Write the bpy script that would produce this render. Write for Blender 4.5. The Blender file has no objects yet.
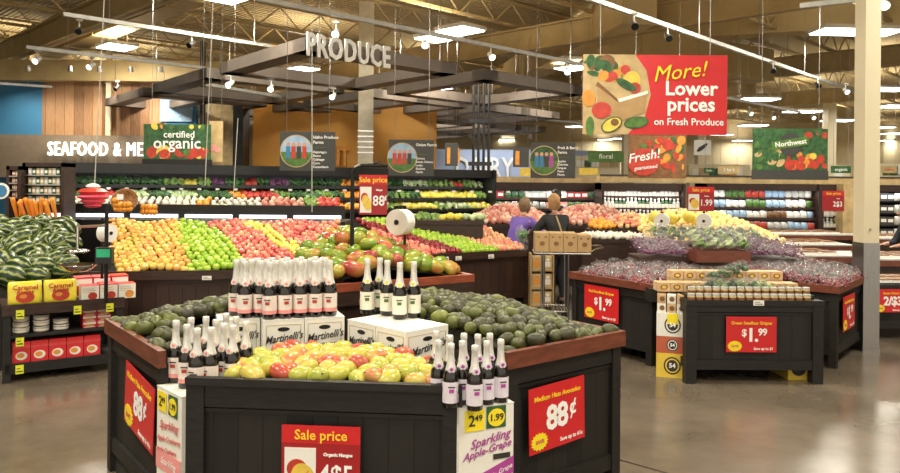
import bpy, bmesh, math, random
from mathutils import Vector, Matrix, noise
rnd = random.Random(11)
C = bpy.context.scene.collection
F, H, HY, ROLL = 740.0, 1.85, 183.0, 0.009
PI = math.pi

# ---------------------------------------------------------------- survey helpers
def level(u, v):
    dx, dy = u - 450.0, v - HY
    c, s = math.cos(ROLL), math.sin(ROLL)
    return dx * c + dy * s, -dx * s + dy * c
def P(u, v, z):
    """point at height z seen in direction (u, v)"""
    a, b = level(u, v)
    Y = F * (H - z) / b
    return Vector((a * Y / F, Y, z))
def PY(u, v, Y):
    a, b = level(u, v)
    return Vector((a * Y / F, Y, H - b * Y / F))
class Fr:
    """a local frame: x along a face, y inward (away from viewer), z up"""
    def __init__(s, o, a):
        s.o = Vector((o[0], o[1], o[2] if len(o) > 2 else 0)); s.a = a
    def w(s, x, y, z=0):
        c, n = math.cos(s.a), math.sin(s.a)
        return Vector((s.o.x + c * x - n * y, s.o.y + n * x + c * y, s.o.z + z))
    def sub(s, x, y, z=0, da=0):
        return Fr(s.w(x, y, z), s.a + da)
def fr2(p, q, z=None):
    return Fr((p[0], p[1], p[2] if z is None else z), math.atan2(q[1] - p[1], q[0] - p[0]))

# ---------------------------------------------------------------- materials
def _n(nt, t, **k):
    n = nt.nodes.new(t)
    for a, b in k.items(): setattr(n, a, b)
    return n
def base_mat(name):
    m = bpy.data.materials.new(name); m.use_nodes = True
    nt = m.node_tree
    return m, nt, nt.nodes['Principled BSDF']
def pm(name, col, rough=.5, metal=0, var=.12, scale=6, bump=0, emit=None, est=0, alpha=1, stretch=None, col2=None, coat=0, trans=0):
    m, nt, b = base_mat(name)
    b.inputs['Roughness'].default_value = rough
    b.inputs['Metallic'].default_value = metal
    tc = _n(nt, 'ShaderNodeTexCoord'); mp = _n(nt, 'ShaderNodeMapping')
    nt.links.new(tc.outputs['Object'], mp.inputs[0])
    if stretch: mp.inputs['Scale'].default_value = stretch
    nz = _n(nt, 'ShaderNodeTexNoise'); nz.inputs['Scale'].default_value = scale; nz.inputs['Detail'].default_value = 3
    nt.links.new(mp.outputs[0], nz.inputs['Vector'])
    cr = _n(nt, 'ShaderNodeValToRGB')
    e = cr.color_ramp.elements
    e[0].position = .3; e[1].position = .7
    c2 = col2 or tuple(min(1, c * (1 + var)) for c in col)
    c1 = col if col2 else tuple(c * (1 - var) for c in col)
    e[0].color = (*c1, 1); e[1].color = (*c2, 1)
    nt.links.new(nz.outputs['Fac'], cr.inputs[0]); nt.links.new(cr.outputs[0], b.inputs['Base Color'])
    if bump:
        bp = _n(nt, 'ShaderNodeBump'); bp.inputs['Strength'].default_value = bump; bp.inputs['Distance'].default_value = .01
        nt.links.new(nz.outputs['Fac'], bp.inputs['Height']); nt.links.new(bp.outputs[0], b.inputs['Normal'])
    if est:
        b.inputs['Emission Color'].default_value = (*(emit or col), 1); b.inputs['Emission Strength'].default_value = est
    if alpha < 1: b.inputs['Alpha'].default_value = alpha
    if coat: b.inputs['Coat Weight'].default_value = coat; b.inputs['Coat Roughness'].default_value = .15
    if trans: b.inputs['Transmission Weight'].default_value = trans
    return m
def fruit_mat(name, cols, rough=.35, nscale=14, nmix=.45, bump=0, spread=1.0):
    m, nt, b = base_mat(name)
    b.inputs['Roughness'].default_value = rough
    oi = _n(nt, 'ShaderNodeObjectInfo'); tc = _n(nt, 'ShaderNodeTexCoord')
    nz = _n(nt, 'ShaderNodeTexNoise'); nz.inputs['Scale'].default_value = nscale; nz.inputs['Detail'].default_value = 2
    nt.links.new(tc.outputs['Object'], nz.inputs['Vector'])
    va = _n(nt, 'ShaderNodeVectorMath', operation='ADD')
    nt.links.new(tc.outputs['Object'], va.inputs[0]); nt.links.new(oi.outputs['Location'], va.inputs[1]); nt.links.new(va.outputs[0], nz.inputs['Vector'])
    m1 = _n(nt, 'ShaderNodeMath', operation='MULTIPLY'); m1.inputs[1].default_value = (1 - nmix) * spread
    m2 = _n(nt, 'ShaderNodeMath', operation='MULTIPLY_ADD'); m2.inputs[1].default_value = nmix * 2.2
    sb = _n(nt, 'ShaderNodeMath', operation='SUBTRACT'); sb.inputs[1].default_value = nmix * .6
    nt.links.new(oi.outputs['Random'], m1.inputs[0]); nt.links.new(nz.outputs['Fac'], m2.inputs[0]); nt.links.new(m1.outputs[0], m2.inputs[2])
    nt.links.new(m2.outputs[0], sb.inputs[0])
    cr = _n(nt, 'ShaderNodeValToRGB'); e = cr.color_ramp.elements
    for i, (p, c) in enumerate(cols):
        if i < 2: el = e[i]; el.position = p
        else: el = e.new(p)
        el.color = (*c, 1)
    nt.links.new(sb.outputs[0], cr.inputs[0]); nt.links.new(cr.outputs[0], b.inputs['Base Color'])
    if bump:
        n2 = _n(nt, 'ShaderNodeTexNoise'); n2.inputs['Scale'].default_value = 220
        nt.links.new(tc.outputs['Object'], n2.inputs['Vector'])
        bp = _n(nt, 'ShaderNodeBump'); bp.inputs['Strength'].default_value = bump; bp.inputs['Distance'].default_value = .004
        nt.links.new(n2.outputs['Fac'], bp.inputs['Height']); nt.links.new(bp.outputs[0], b.inputs['Normal'])
    return m
def plank_mat(name, c1, c2, axis='X', width=.12, rough=.45, gap=.06):
    """boards side by side along an axis, each with its own tone and grain"""
    m, nt, b = base_mat(name); b.inputs['Roughness'].default_value = rough
    tc = _n(nt, 'ShaderNodeTexCoord'); sp = _n(nt, 'ShaderNodeSeparateXYZ'); nt.links.new(tc.outputs['Object'], sp.inputs[0])
    dv = _n(nt, 'ShaderNodeMath', operation='DIVIDE'); dv.inputs[1].default_value = width; nt.links.new(sp.outputs[axis], dv.inputs[0])
    fl = _n(nt, 'ShaderNodeMath', operation='FLOOR'); nt.links.new(dv.outputs[0], fl.inputs[0])
    fc = _n(nt, 'ShaderNodeMath', operation='FRACT'); nt.links.new(dv.outputs[0], fc.inputs[0])
    wn = _n(nt, 'ShaderNodeTexWhiteNoise', noise_dimensions='1D'); nt.links.new(fl.outputs[0], wn.inputs['W'])
    nz = _n(nt, 'ShaderNodeTexNoise'); nz.inputs['Scale'].default_value = 3
    mp = _n(nt, 'ShaderNodeMapping'); mp.inputs['Scale'].default_value = (12, 12, 1.2) if axis == 'X' else (1.2, 12, 12)
    nt.links.new(tc.outputs['Object'], mp.inputs[0]); nt.links.new(mp.outputs[0], nz.inputs['Vector'])
    ad = _n(nt, 'ShaderNodeMath', operation='MULTIPLY_ADD'); ad.inputs[1].default_value = .6
    nt.links.new(wn.outputs['Value'], ad.inputs[0])
    mu = _n(nt, 'ShaderNodeMath', operation='MULTIPLY'); mu.inputs[1].default_value = .5; nt.links.new(nz.outputs['Fac'], mu.inputs[0]); nt.links.new(mu.outputs[0], ad.inputs[2])
    cr = _n(nt, 'ShaderNodeValToRGB'); cr.color_ramp.elements[0].position = .15; cr.color_ramp.elements[1].position = .9
    cr.color_ramp.elements[0].color = (*c1, 1); cr.color_ramp.elements[1].color = (*c2, 1)
    nt.links.new(ad.outputs[0], cr.inputs[0])
    gt = _n(nt, 'ShaderNodeMath', operation='GREATER_THAN'); gt.inputs[1].default_value = gap; nt.links.new(fc.outputs[0], gt.inputs[0])
    mx = _n(nt, 'ShaderNodeMix', data_type='RGBA'); mx.inputs['A'].default_value = (*(c * .35 for c in c1), 1)
    nt.links.new(gt.outputs[0], mx.inputs['Factor']); nt.links.new(cr.outputs[0], mx.inputs['B']); nt.links.new(mx.outputs['Result'], b.inputs['Base Color'])
    bp = _n(nt, 'ShaderNodeBump'); bp.inputs['Strength'].default_value = .5; bp.inputs['Distance'].default_value = .006
    nt.links.new(gt.outputs[0], bp.inputs['Height']); nt.links.new(bp.outputs[0], b.inputs['Normal'])
    return m

M = {}
M['darkwood'] = pm('dark stained wood', (.009, .0075, .0065), .55, var=.5, scale=3, stretch=(3, 3, 14), bump=.15)
M['darkpanel'] = plank_mat('dark stained boards', (.004, .0035, .003), (.014, .011, .009), 'X', .125, .58)
M['brownpanel'] = plank_mat('dark brown boards', (.022, .010, .007), (.05, .024, .016), 'X', .14, .45)
M['brownwood'] = pm('dark brown wood', (.035, .016, .011), .45, var=.4, scale=3, stretch=(3, 3, 14))
M['redwood'] = pm('reddish stained wood', (.15, .042, .022), .4, var=.3, scale=4, stretch=(2, 8, 8), bump=.1)
M['orangewood'] = pm('orange stained wood', (.27, .058, .022), .4, var=.25, scale=4, stretch=(2, 8, 8))
M['liner'] = pm('dark tray liner', (.02, .018, .012), .8)
M['black'] = pm('black enamel', (.012, .012, .013), .4)
M['blackmetal'] = pm('black metal', (.02, .02, .02), .35, metal=.6)
M['canopy'] = pm('brown grey canopy laminate', (.17, .135, .11), .5, var=.12, scale=2)
M['chrome'] = pm('chrome', (.75, .75, .74), .12, metal=1, var=.03)
M['steel'] = pm('brushed steel', (.42, .41, .40), .3, metal=1, var=.08, stretch=(20, 20, 1))
M['white'] = pm('white paint', (.82, .80, .75), .5, var=.03)
M['card'] = pm('white cardboard', (.80, .78, .71), .65, var=.04)
M['kraft'] = pm('brown cardboard', (.42, .27, .12), .8, var=.12)
M['cream'] = pm('cream paint', (.68, .60, .42), .5, var=.04, scale=1)
M['ceil_beam'] = pm('tan painted steel', (.50, .38, .18), .6, var=.12, scale=2)
M['duct'] = pm('tan painted duct', (.56, .43, .21), .6, var=.08, scale=1)
M['red'] = pm('sign red', (.60, .018, .022), .35, var=.05)
M['redd'] = pm('sign dark red', (.36, .012, .016), .4, var=.05)
M['yellow'] = pm('sign yellow', (.90, .72, .02), .45, var=.03)
M['yellowtxt'] = pm('yellow lettering', (.95, .62, .03), .5, var=.03)
M['lime'] = pm('yellow green tag', (.72, .74, .03), .5, var=.04)
M['whitetxt'] = pm('white lettering', (.9, .9, .87), .5, var=.02)
M['blacktxt'] = pm('black lettering', (.03, .028, .025), .5, var=.02)
M['redtxt'] = pm('faded red lettering', (.62, .10, .10), .5, var=.05)
M['purple'] = pm('purple print', (.40, .055, .30), .5, var=.05)
M['pinkprint'] = pm('pink print', (.82, .32, .30), .5, var=.05)
M['green'] = pm('leaf green print', (.075, .17, .03), .5, var=.3, scale=12)
M['dgreen'] = pm('dark green print', (.03, .10, .03), .5, var=.5, scale=12)
M['tomato'] = pm('tomato red print', (.48, .045, .025), .4, var=.2, scale=10)
M['orangep'] = pm('orange print', (.66, .27, .04), .45, var=.2, scale=10)
M['yellowp'] = pm('yellow print', (.78, .55, .08), .45, var=.15, scale=10)
M['tanprint'] = pm('tan print', (.50, .36, .17), .5, var=.2, scale=6)
M['slate'] = pm('charcoal board', (.045, .045, .042), .5, var=.08)
M['blueprint'] = pm('sky blue print', (.30, .45, .62), .5, var=.15)
M['brownprint'] = pm('brown print', (.20, .09, .03), .5, var=.3, scale=10)
M['glow'] = pm('lit white', (1, .96, .88), .5, emit=(1, .95, .86), est=5)
M['letterglow'] = pm('backlit white letter', (1, .96, .88), .5, emit=(1, .96, .88), est=1.1)
M['lamp'] = pm('lit diffuser', (1, .97, .9), .5, emit=(1, .96, .88), est=7)
M['glass'] = pm('dark bottle glass', (.008, .006, .005), .07, var=.2, coat=.6)
M['foil'] = pm('white foil', (.72, .70, .66), .32, metal=.25, var=.12, scale=40, bump=.2)
M['plastic'] = pm('clear crinkled film', (.62, .60, .60), .12, var=.2, scale=30, alpha=.35, bump=.6)
M['greenlcd'] = pm('green display', (.02, .42, .20), .4)
M['skin'] = pm('skin', (.55, .30, .20), .5, var=.05)
M['peel'] = pm('shelf edge strip', (.5, .5, .47), .4)
M['striplight'] = pm('cool strip light', (.8, .88, 1), .4, emit=(.8, .88, 1), est=2.2)

# ---------------------------------------------------------------- mesh builder
class MB:
    def __init__(s): s.v = []; s.f = []; s.m = []
    def add(s, vs, fs, mi=0, mat=None):
        k = len(s.v)
        s.v += [(mat @ Vector(p)) if mat else Vector(p) for p in vs]
        s.f += [tuple(i + k for i in f) for f in fs]; s.m += [mi] * len(fs)
        return s
    def box(s, x0, x1, y0, y1, z0, z1, mi=0, mat=None):
        vs = [(x, y, z) for z in (z0, z1) for y in (y0, y1) for x in (x0, x1)]
        return s.add(vs, [(0, 2, 3, 1), (4, 5, 7, 6), (0, 1, 5, 4), (2, 6, 7, 3), (0, 4, 6, 2), (1, 3, 7, 5)], mi, mat)
    def cyl(s, p, q, r, r2=None, n=10, mi=0, cap=True):
        p, q = Vector(p), Vector(q); d = (q - p); r2 = r if r2 is None else r2
        if d.length < 1e-6: return s
        rot = d.to_track_quat('Z', 'Y').to_matrix()
        vs = []
        for c, rr in ((p, r), (q, r2)):
            for i in range(n):
                a = 2 * PI * i / n; vs.append(c + rot @ Vector((rr * math.cos(a), rr * math.sin(a), 0)))
        fs = [(i, (i + 1) % n, n + (i + 1) % n, n + i) for i in range(n)]
        if cap: fs += [tuple(range(n - 1, -1, -1)), tuple(range(n, 2 * n))]
        return s.add(vs, fs, mi)
    def path(s, pts, r, n=8, mi=0):
        for a, b in zip(pts, pts[1:]): s.cyl(a, b, r, n=n, mi=mi)
        return s
    def lathe(s, prof, n=12, mi=0, mat=None, mis=None):
        vs = []; fs = []; ms = []
        for (r, z) in prof:
            for i in range(n):
                a = 2 * PI * i / n; vs.append((r * math.cos(a), r * math.sin(a), z))
        for j in range(len(prof) - 1):
            for i in range(n):
                fs.append((j * n + i, j * n + (i + 1) % n, (j + 1) * n + (i + 1) % n, (j + 1) * n + i)); ms.append(mis[j] if mis else mi)
        k = len(s.v); s.v += [(mat @ Vector(p)) if mat else Vector(p) for p in vs]
        s.f += [tuple(i + k for i in f) for f in fs]; s.m += ms
        if prof[0][0] > 1e-4: s.f.append(tuple(k + i for i in range(n - 1, -1, -1))); s.m.append(ms[0])
        if prof[-1][0] > 1e-4: s.f.append(tuple(k + (len(prof) - 1) * n + i for i in range(n))); s.m.append(ms[-1])
        return s
    def prism(s, pts, y0, y1, mi=0, mat=None):
        """outline in the xz plane, extruded from y0 to y1"""
        n = len(pts)
        vs = [(x, y0, z) for x, z in pts] + [(x, y1, z) for x, z in pts]
        fs = [tuple(range(n)), tuple(range(2 * n - 1, n - 1, -1))] + [((i + 1) % n, i, n + i, n + (i + 1) % n) for i in range(n)]
        return s.add(vs, fs, mi, mat)
    def disc(s, cx, cz, rx, rz, y0, y1, mi=0, n=20, rot=0):
        c, q = math.cos(rot), math.sin(rot)
        pts = []
        for i in range(n):
            a = 2 * PI * i / n; x, z = rx * math.cos(a), rz * math.sin(a)
            pts.append((cx + c * x - q * z, cz + q * x + c * z))
        return s.prism(pts, y0, y1, mi)
    def mesh(s, name, mats, smooth=False):
        me = bpy.data.meshes.new(name)
        me.from_pydata([tuple(p) for p in s.v], [], s.f)
        for m in (mats if isinstance(mats, (list, tuple)) else [mats]): me.materials.append(m)
        me.polygons.foreach_set('material_index', s.m)
        bm = bmesh.new(); bm.from_mesh(me)
        bmesh.ops.remove_doubles(bm, verts=bm.verts, dist=1e-6)
        bmesh.ops.recalc_face_normals(bm, faces=bm.faces); bm.to_mesh(me); bm.free()
        if smooth: me.polygons.foreach_set('use_smooth', [True] * len(me.polygons))
        me.update(); return me
    def build(s, name, mats, parent=None, smooth=False, loc=None, rot=None):
        return link(name, s.mesh(name, mats, smooth), parent, loc, rot)
def link(name, data, parent=None, loc=None, rot=None, scale=None):
    o = bpy.data.objects.new(name, data); C.objects.link(o)
    if parent: o.parent = parent
    if loc is not None: o.location = loc
    if rot is not None: o.rotation_euler = rot
    if scale is not None: o.scale = scale
    return o
def tag(o, label, cat, group=None):
    o['label'] = label; o['category'] = cat
    if group: o['group'] = group
    return o
def thing(name, label, cat, fr, group=None, z=None, rot=None):
    o = link(name, None)
    o.location = fr.o; o.rotation_euler = rot or (0, 0, fr.a); o.empty_display_size = .1
    return tag(o, label, cat, group)
def struct(o): o['kind'] = 'structure'; return o
def copy_tree(o, parent=None):
    c = o.copy(); C.objects.link(c)
    if parent: c.parent = parent
    for ch in [k for k in KIDS.get(o.name, [])]:
        copy_tree(ch, c)
    return c
KIDS = {}
def learn(o, kids):
    KIDS[o.name] = kids; return o
_tc = {}
def text_mesh(s, size, mat, ext=.001, bold=0, shear=0, spacing=1.0, align='CENTER'):
    key = (s, size, mat.name, ext, bold, shear, spacing, align)
    if key in _tc: return _tc[key]
    cu = bpy.data.curves.new('lettering', 'FONT'); cu.body = s; cu.size = size; cu.extrude = ext; cu.offset = bold
    cu.shear = shear; cu.space_character = spacing; cu.align_x = align; cu.align_y = 'CENTER'; cu.resolution_u = 2
    t = bpy.data.objects.new('tmp_text', cu); C.objects.link(t)
    me = bpy.data.meshes.new_from_object(t); bpy.data.objects.remove(t); bpy.data.curves.remove(cu)
    me.materials.clear(); me.materials.append(mat); _tc[key] = me
    return me
def text(parent, s, x, z, size, mat, y=-.006, name='lettering', roty=0, sx=1, **k):
    me = text_mesh(s, size, mat, **k)
    return link(name, me, parent, (x, y, z), (PI / 2, roty, 0), (sx, 1, 1))
def text_w(s, size, mat, **k):
    xs = [v.co.x for v in text_mesh(s, size, mat, **k).vertices]
    return max(xs) - min(xs)
# ================================================================ THE ROOM
def mat_floor():
    m, nt, b = base_mat('polished concrete')
    tc = _n(nt, 'ShaderNodeTexCoord')
    n1 = _n(nt, 'ShaderNodeTexNoise'); n1.inputs['Scale'].default_value = .9; n1.inputs['Detail'].default_value = 8; n1.inputs['Roughness'].default_value = .65
    nt.links.new(tc.outputs['Object'], n1.inputs['Vector'])
    cr = _n(nt, 'ShaderNodeValToRGB'); e = cr.color_ramp.elements
    e[0].position = .3; e[0].color = (.085, .066, .047, 1); e[1].position = .72; e[1].color = (.20, .16, .118, 1)
    nt.links.new(n1.outputs['Fac'], cr.inputs[0])
    # saw-cut joints
    mp = _n(nt, 'ShaderNodeMapping'); mp.inputs['Rotation'].default_value = (0, 0, .72); nt.links.new(tc.outputs['Object'], mp.inputs[0])
    br = _n(nt, 'ShaderNodeTexBrick'); br.offset = 0
    br.inputs['Scale'].default_value = 1; br.inputs['Brick Width'].default_value = 4.5; br.inputs['Row Height'].default_value = 4.5; br.inputs['Mortar Size'].default_value = .012
    nt.links.new(mp.outputs[0], br.inputs['Vector'])
    mx = _n(nt, 'ShaderNodeMix', data_type='RGBA'); nt.links.new(br.outputs['Fac'], mx.inputs['Factor'])
    nt.links.new(cr.outputs[0], mx.inputs['A']); mx.inputs['B'].default_value = (.03, .025, .02, 1)
    nt.links.new(mx.outputs['Result'], b.inputs['Base Color'])
    n2 = _n(nt, 'ShaderNodeTexNoise'); n2.inputs['Scale'].default_value = 3; nt.links.new(tc.outputs['Object'], n2.inputs['Vector'])
    mr = _n(nt, 'ShaderNodeMapRange'); mr.inputs['To Min'].default_value = .12; mr.inputs['To Max'].default_value = .3
    nt.links.new(n2.outputs['Fac'], mr.inputs['Value']); nt.links.new(mr.outputs[0], b.inputs['Roughness'])
    return m
def mat_deck():
    m, nt, b = base_mat('tan corrugated deck'); b.inputs['Roughness'].default_value = .7
    tc = _n(nt, 'ShaderNodeTexCoord'); mp = _n(nt, 'ShaderNodeMapping'); mp.inputs['Rotation'].default_value = (0, 0, -.80)
    nt.links.new(tc.outputs['Object'], mp.inputs[0])
    w = _n(nt, 'ShaderNodeTexWave'); w.inputs['Scale'].default_value = 2.0; w.inputs['Distortion'].default_value = .1; nt.links.new(mp.outputs[0], w.inputs['Vector'])
    cr = _n(nt, 'ShaderNodeValToRGB'); cr.color_ramp.elements[0].color = (.46, .345, .16, 1); cr.color_ramp.elements[1].color = (.72, .56, .29, 1)
    nt.links.new(w.outputs['Fac'], cr.inputs[0]); nt.links.new(cr.outputs[0], b.inputs['Base Color'])
    bp = _n(nt, 'ShaderNodeBump'); bp.inputs['Distance'].default_value = .08; nt.links.new(w.outputs['Fac'], bp.inputs['Height']); nt.links.new(bp.outputs[0], b.inputs['Normal'])
    return m
CEIL = 7.0
struct(MB().box(-45, 45, -6, 62, -.2, 0).build('floor', mat_floor()))
struct(MB().box(-45, 45, -6, 62, CEIL, CEIL + .2).build('ceiling', mat_deck()))
AR, AL = math.radians(45), math.radians(135)     # building grid runs diagonally to the view
UR, UL = Vector((math.cos(AR), math.sin(AR), 0)), Vector((math.cos(AL), math.sin(AL), 0))

def joist(o, d, L, h=.7, w=.12, n=None):
    """open web truss: top chord, bottom chord, zigzag web"""
    fr = Fr(o, math.atan2(d.y, d.x)); n = n or int(L / .7)
    t = MB().box(0, L, -w / 2, w / 2, h - .07, h).box(0, L, -w / 2, w / 2, 0, .07)
    for i in range(n):
        a, b = L * i / n, L * (i + 1) / n
        z0, z1 = (.05, h - .05) if i % 2 else (h - .05, .05)
        t.cyl((a, 0, z0), (b, 0, z1), .022, n=4, cap=False)
    o_ = link('ceiling_joist', t.mesh('ceiling_joist', M['ceil_beam'])); o_.location = fr.o; o_.rotation_euler = (0, 0, fr.a)
    return struct(o_)
# joists run to the right and away; girders to the left and away
for i in range(17):
    k = -12 + i * 2.6
    s = Vector((0, 14, CEIL - .75)) + UL * k
    joist(s - UR * 18, UR, 60)
for i in range(4):
    s = Vector((0, 15, CEIL - 1.45)) + UR * (-4 + i * 9.5)
    fr = Fr(s - UL * 22, AL)
    g = MB().box(0, 60, -.14, .14, 0, .05).box(0, 60, -.14, .14, .6, .65).box(0, 60, -.02, .02, 0, .65)
    g = g.build('ceiling_girder', M['ceil_beam']); g.location = fr.o; g.rotation_euler = (0, 0, fr.a); struct(g)
def duct(p, q, r, lab, square=False):
    p, q = Vector(p), Vector(q)
    if square:
        fr = fr2(p, q); L = (Vector((q.x, q.y, 0)) - Vector((p.x, p.y, 0))).length
        t = thing('air_duct', lab, 'duct', fr); m = MB().box(0, L, -r, r, -r, r)
        m.build('duct_run', M['duct'], t); f = MB()
        k = 1.2
        while k < L: f.box(k, k + .05, -r - .03, r + .03, -r - .03, r + .03); k += 2.4
        f.build('flange', M['duct'], t)
    else:
        o = tag(MB().cyl(p, q, r, n=20).build('air_duct', M['duct'], smooth=True), lab, 'duct'); o['label'] = lab
duct(P(395, 140, 6.0), P(640, 6, 6.0), .42, 'large square tan duct crossing the ceiling above the produce lettering', True)
duct(P(40, 52, 6.1), P(196, -12, 6.1), .30, 'square tan duct at the top left of the ceiling', True)
duct(PY(596, 42, 20), PY(760, 60, 24), .5, 'tan duct elbow run above the red banner', True)
duct(PY(690, 28, 22), PY(902, 30, 20), .35, 'long tan duct high above the cream column', True)
duct(PY(735, 70, 26), PY(735, 96, 26), .7, 'short round tan duct drop right of the red banner')

# back walls
def wall(name, x0, x1, Y, z0, z1, m): return struct(MB().box(x0, x1, Y, Y + .2, z0, z1).build(name, m))
M['bluewall'] = pm('blue wall paint', (.045, .20, .38), .6, var=.06, scale=1)
M['orangewall'] = pm('orange wall paint', (.72, .36, .075), .6, var=.05, scale=1)
M['greybluewall'] = pm('grey blue wall paint', (.42, .52, .74), .6, var=.05, scale=1)
M['farwall'] = pm('pale far wall paint', (.62, .52, .33), .7, var=.05, scale=1)
M['woodwall'] = plank_mat('mixed timber wall boards', (.14, .06, .028), (.52, .30, .15), 'X', .28, .5, .03)
M['fascia'] = pm('brown fascia', (.22, .17, .12), .6, var=.08)
YB = 22.0
xw = lambda u: PY(u, 120, YB).x
def zw(u, v): return PY(u, v, YB).z
wall('wall_back_blue', -22, xw(42), YB, 0, 4.75, M['bluewall'])
wall('wall_back_timber', xw(42), xw(166), YB, 0, 4.75, M['woodwall'])
wall('wall_back_blue_end', xw(166), xw(196), YB, 0, 4.75, M['bluewall'])
wall('wall_back_tan', xw(196), xw(244), YB + .3, 0, 4.4, M['tanprint'])
wall('wall_back_orange', xw(244), xw(436), YB + 1, 0, 4.45, M['orangewall'])
wall('wall_back_dairy', PY(430, 150, 34).x, PY(600, 150, 34).x, 34, 0, 3.4, M['greybluewall'])
wall('wall_far', -45, 45, 60, 0, CEIL, M['farwall'])
struct(MB().box(-22.4, -22.2, -6, 60, 0, CEIL).build('wall_left_side', M['farwall']))
struct(MB().box(34, 34.2, -6, 60, 0, CEIL).build('wall_right_side', M['farwall']))
struct(MB().box(-22, xw(200), YB - .5, YB, 1.9, zw(60, 136)).build('trim_fascia', M['fascia']))
struct(MB().box(-22, xw(246), YB - .35, YB + .3, 4.75, 5.35).build('trim_wall_head', M['ceil_beam']))
struct(MB().box(xw(236), xw(246), YB - .3, YB + .4, 0, 4.6).build('trim_dark_post', M['darkwood']))
# pale blue picture panel over the organic banner
fr = Fr(PY(160, 118, YB - .06), 0)
tag(MB().box(0, .95, 0, .05, -.1, .55).build('wall_panel', M['blueprint'], loc=fr.o), 'pale blue panel on the timber wall above the organic banner', 'panel')

# wall lettering
def letters(name, label, p0, p1, s, h, mat, depth=.05, bold=.02, spacing=1.05):
    """a word standing upright between two points"""
    fr = fr2(p0, p1); L = math.hypot(p1.x - p0.x, p1.y - p0.y)
    me0 = text_mesh(s, 1, mat, depth / h, bold / h, 0, spacing, 'LEFT')
    xs = [v.co.x for v in me0.vertices]; ys = [v.co.y for v in me0.vertices]
    sx = L / (max(xs) - min(xs)); sy = h / (max(ys) - min(ys))
    me = me0.copy(); y0 = min(ys); x0 = min(xs)
    for v in me.vertices: v.co = Vector(((v.co.x - x0) * sx, (v.co.y - y0) * sy, v.co.z))
    o = tag(link(name, me), label, 'lettering'); o.location = fr.o; o.rotation_euler = (PI / 2, 0, fr.a)
    return o
letters('wall_lettering', 'glowing white seafood and meat lettering on the brown fascia below the timber wall',
        PY(48, 155.5, YB - .7), PY(160, 159.5, YB - .7), 'SEAFOOD & MEAT', .40, M['letterglow'], .02, 0, 1.15)
letters('wall_lettering', 'white dairy lettering on the grey blue wall behind the black post',
        PY(456, 177, 33.9), PY(514, 178, 33.9), 'DAIRY', .92, M['whitetxt'], .05, .012)
letters('wall_lettering', 'orange red lettering on the orange wall beside the grey column',
        PY(337, 166, YB + .9), PY(350, 167, YB + .9), 'IT', .62, M['orangep'], .05, .03)

# columns
def column(u, vb, Yc, w, lab, mat=None, wrap=None):
    p = PY(u, vb, Yc); fr = Fr((p.x, p.y, 0), 0.12)
    t = thing('support_column', lab, 'column', fr)
    MB().box(-w / 2, w / 2, -w / 2, w / 2, 0, CEIL - .8).build('shaft', mat or M['cream'], t)
    if wrap:
        MB().box(-w / 2 - .006, w / 2 + .006, -w / 2 - .006, w / 2 + .006, 0, wrap).build('steel_wrap', M['steel'], t)
        MB().box(-w / 2 - .012, w / 2 + .012, -w / 2 - .012, w / 2 + .012, 0, .06).build('base_trim', M['steel'], t)
        MB().cyl((-.02, -w / 2 - .001, wrap + .15), (-.02, -w / 2 - .012, wrap + .15), .014, n=10).build('screw_cap', M['steel'], t)
    return t
column(865.5, 300, 8.4, .185, 'square cream column with a brushed steel wrap at right beside the grape bins', wrap=1.22)
column(365, 200, 18, .36, 'grey column wrapped in shiny film rising behind the green slatted canopy', pm('grey column paint', (.56, .50, .38), .35), None)
column(108.5, 150, 21.86, .14, 'slim cream column in front of the seafood lettering')
column(679, 170, 30, .42, 'distant pale column right of the fresh banner')
column(700, 170, 44, .5, 'farthest pale column between the two hanging fruit banners')
column(626, 170, 36, .35, 'distant pale column at the left edge of the fresh banner')
column(829, 170, 34, .42, 'distant pale column at the right edge of the northwest banner')
C_ = [o for o in C.objects if o.get('label', '').startswith('grey column')][0]
C_['label'] = 'grey film-wrapped column behind the dark canopy, left of the second farm sign'
m = MB()
for k in range(5): m.box(-.19, .19, -.19, .19, 2.55 + k * .13, 2.58 + k * .13)
m.build('film_band', M['chrome'], C_)

# ------------------------------------------------ slatted hanging canopy
ZC = 4.0
A0 = P(305, 50, ZC)
def frame_square(o, lab, aR, aL, L=3.6, cross=True, side=.22, wd=.42):
    t = thing('ceiling_canopy', lab, 'canopy', Fr(o, 0), 'dark square canopy frames')
    d1 = Vector((math.cos(aR), math.sin(aR), 0)); d2 = Vector((math.cos(aL), math.sin(aL), 0))
    for (s, d, nrm) in ((Vector(), d1, d2), (Vector(), d2, d1), (d2 * L, d1, -d2), (d1 * L, d2, -d1)) + (((d1 * (L * .44), d2, d1),) if cross else ()):
        b = MB(); e = wd
        c = [s, s + d * L, s + d * L + nrm * e, s + nrm * e]
        vs = [(*(p.xy), 0) for p in c] + [(*(p.xy), side) for p in c]
        b.add(vs, [(0, 1, 2, 3), (7, 6, 5, 4), (0, 4, 5, 1), (1, 5, 6, 2), (2, 6, 7, 3), (3, 7, 4, 0)])
        b.build('plank', M['canopy'], t)
    for q in (d1 * .4 + d2 * .2, d1 * (L - .3) + d2 * .2, d2 * (L - .3) + d1 * .2):
        MB().cyl((q.x, q.y, side), (q.x, q.y, CEIL - .8 - ZC), .006, n=4).build('hanging_wire', M['steel'], t)
aR, aL = math.radians(46), math.radians(129)
eR, eL = Vector((math.cos(aR), math.sin(aR), 0)) * 4.45, Vector((math.cos(aL), math.sin(aL), 0)) * 4.3
cnt = 0
where = {(0, 0): 'nearest canopy frame carrying the produce lettering', (1, 0): 'dark canopy frame right of the produce lettering', (0, 1): 'dark canopy frame left of the produce lettering above the organic banner',
         (1, 1): 'dark canopy frame just behind the lettered one'}
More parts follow.
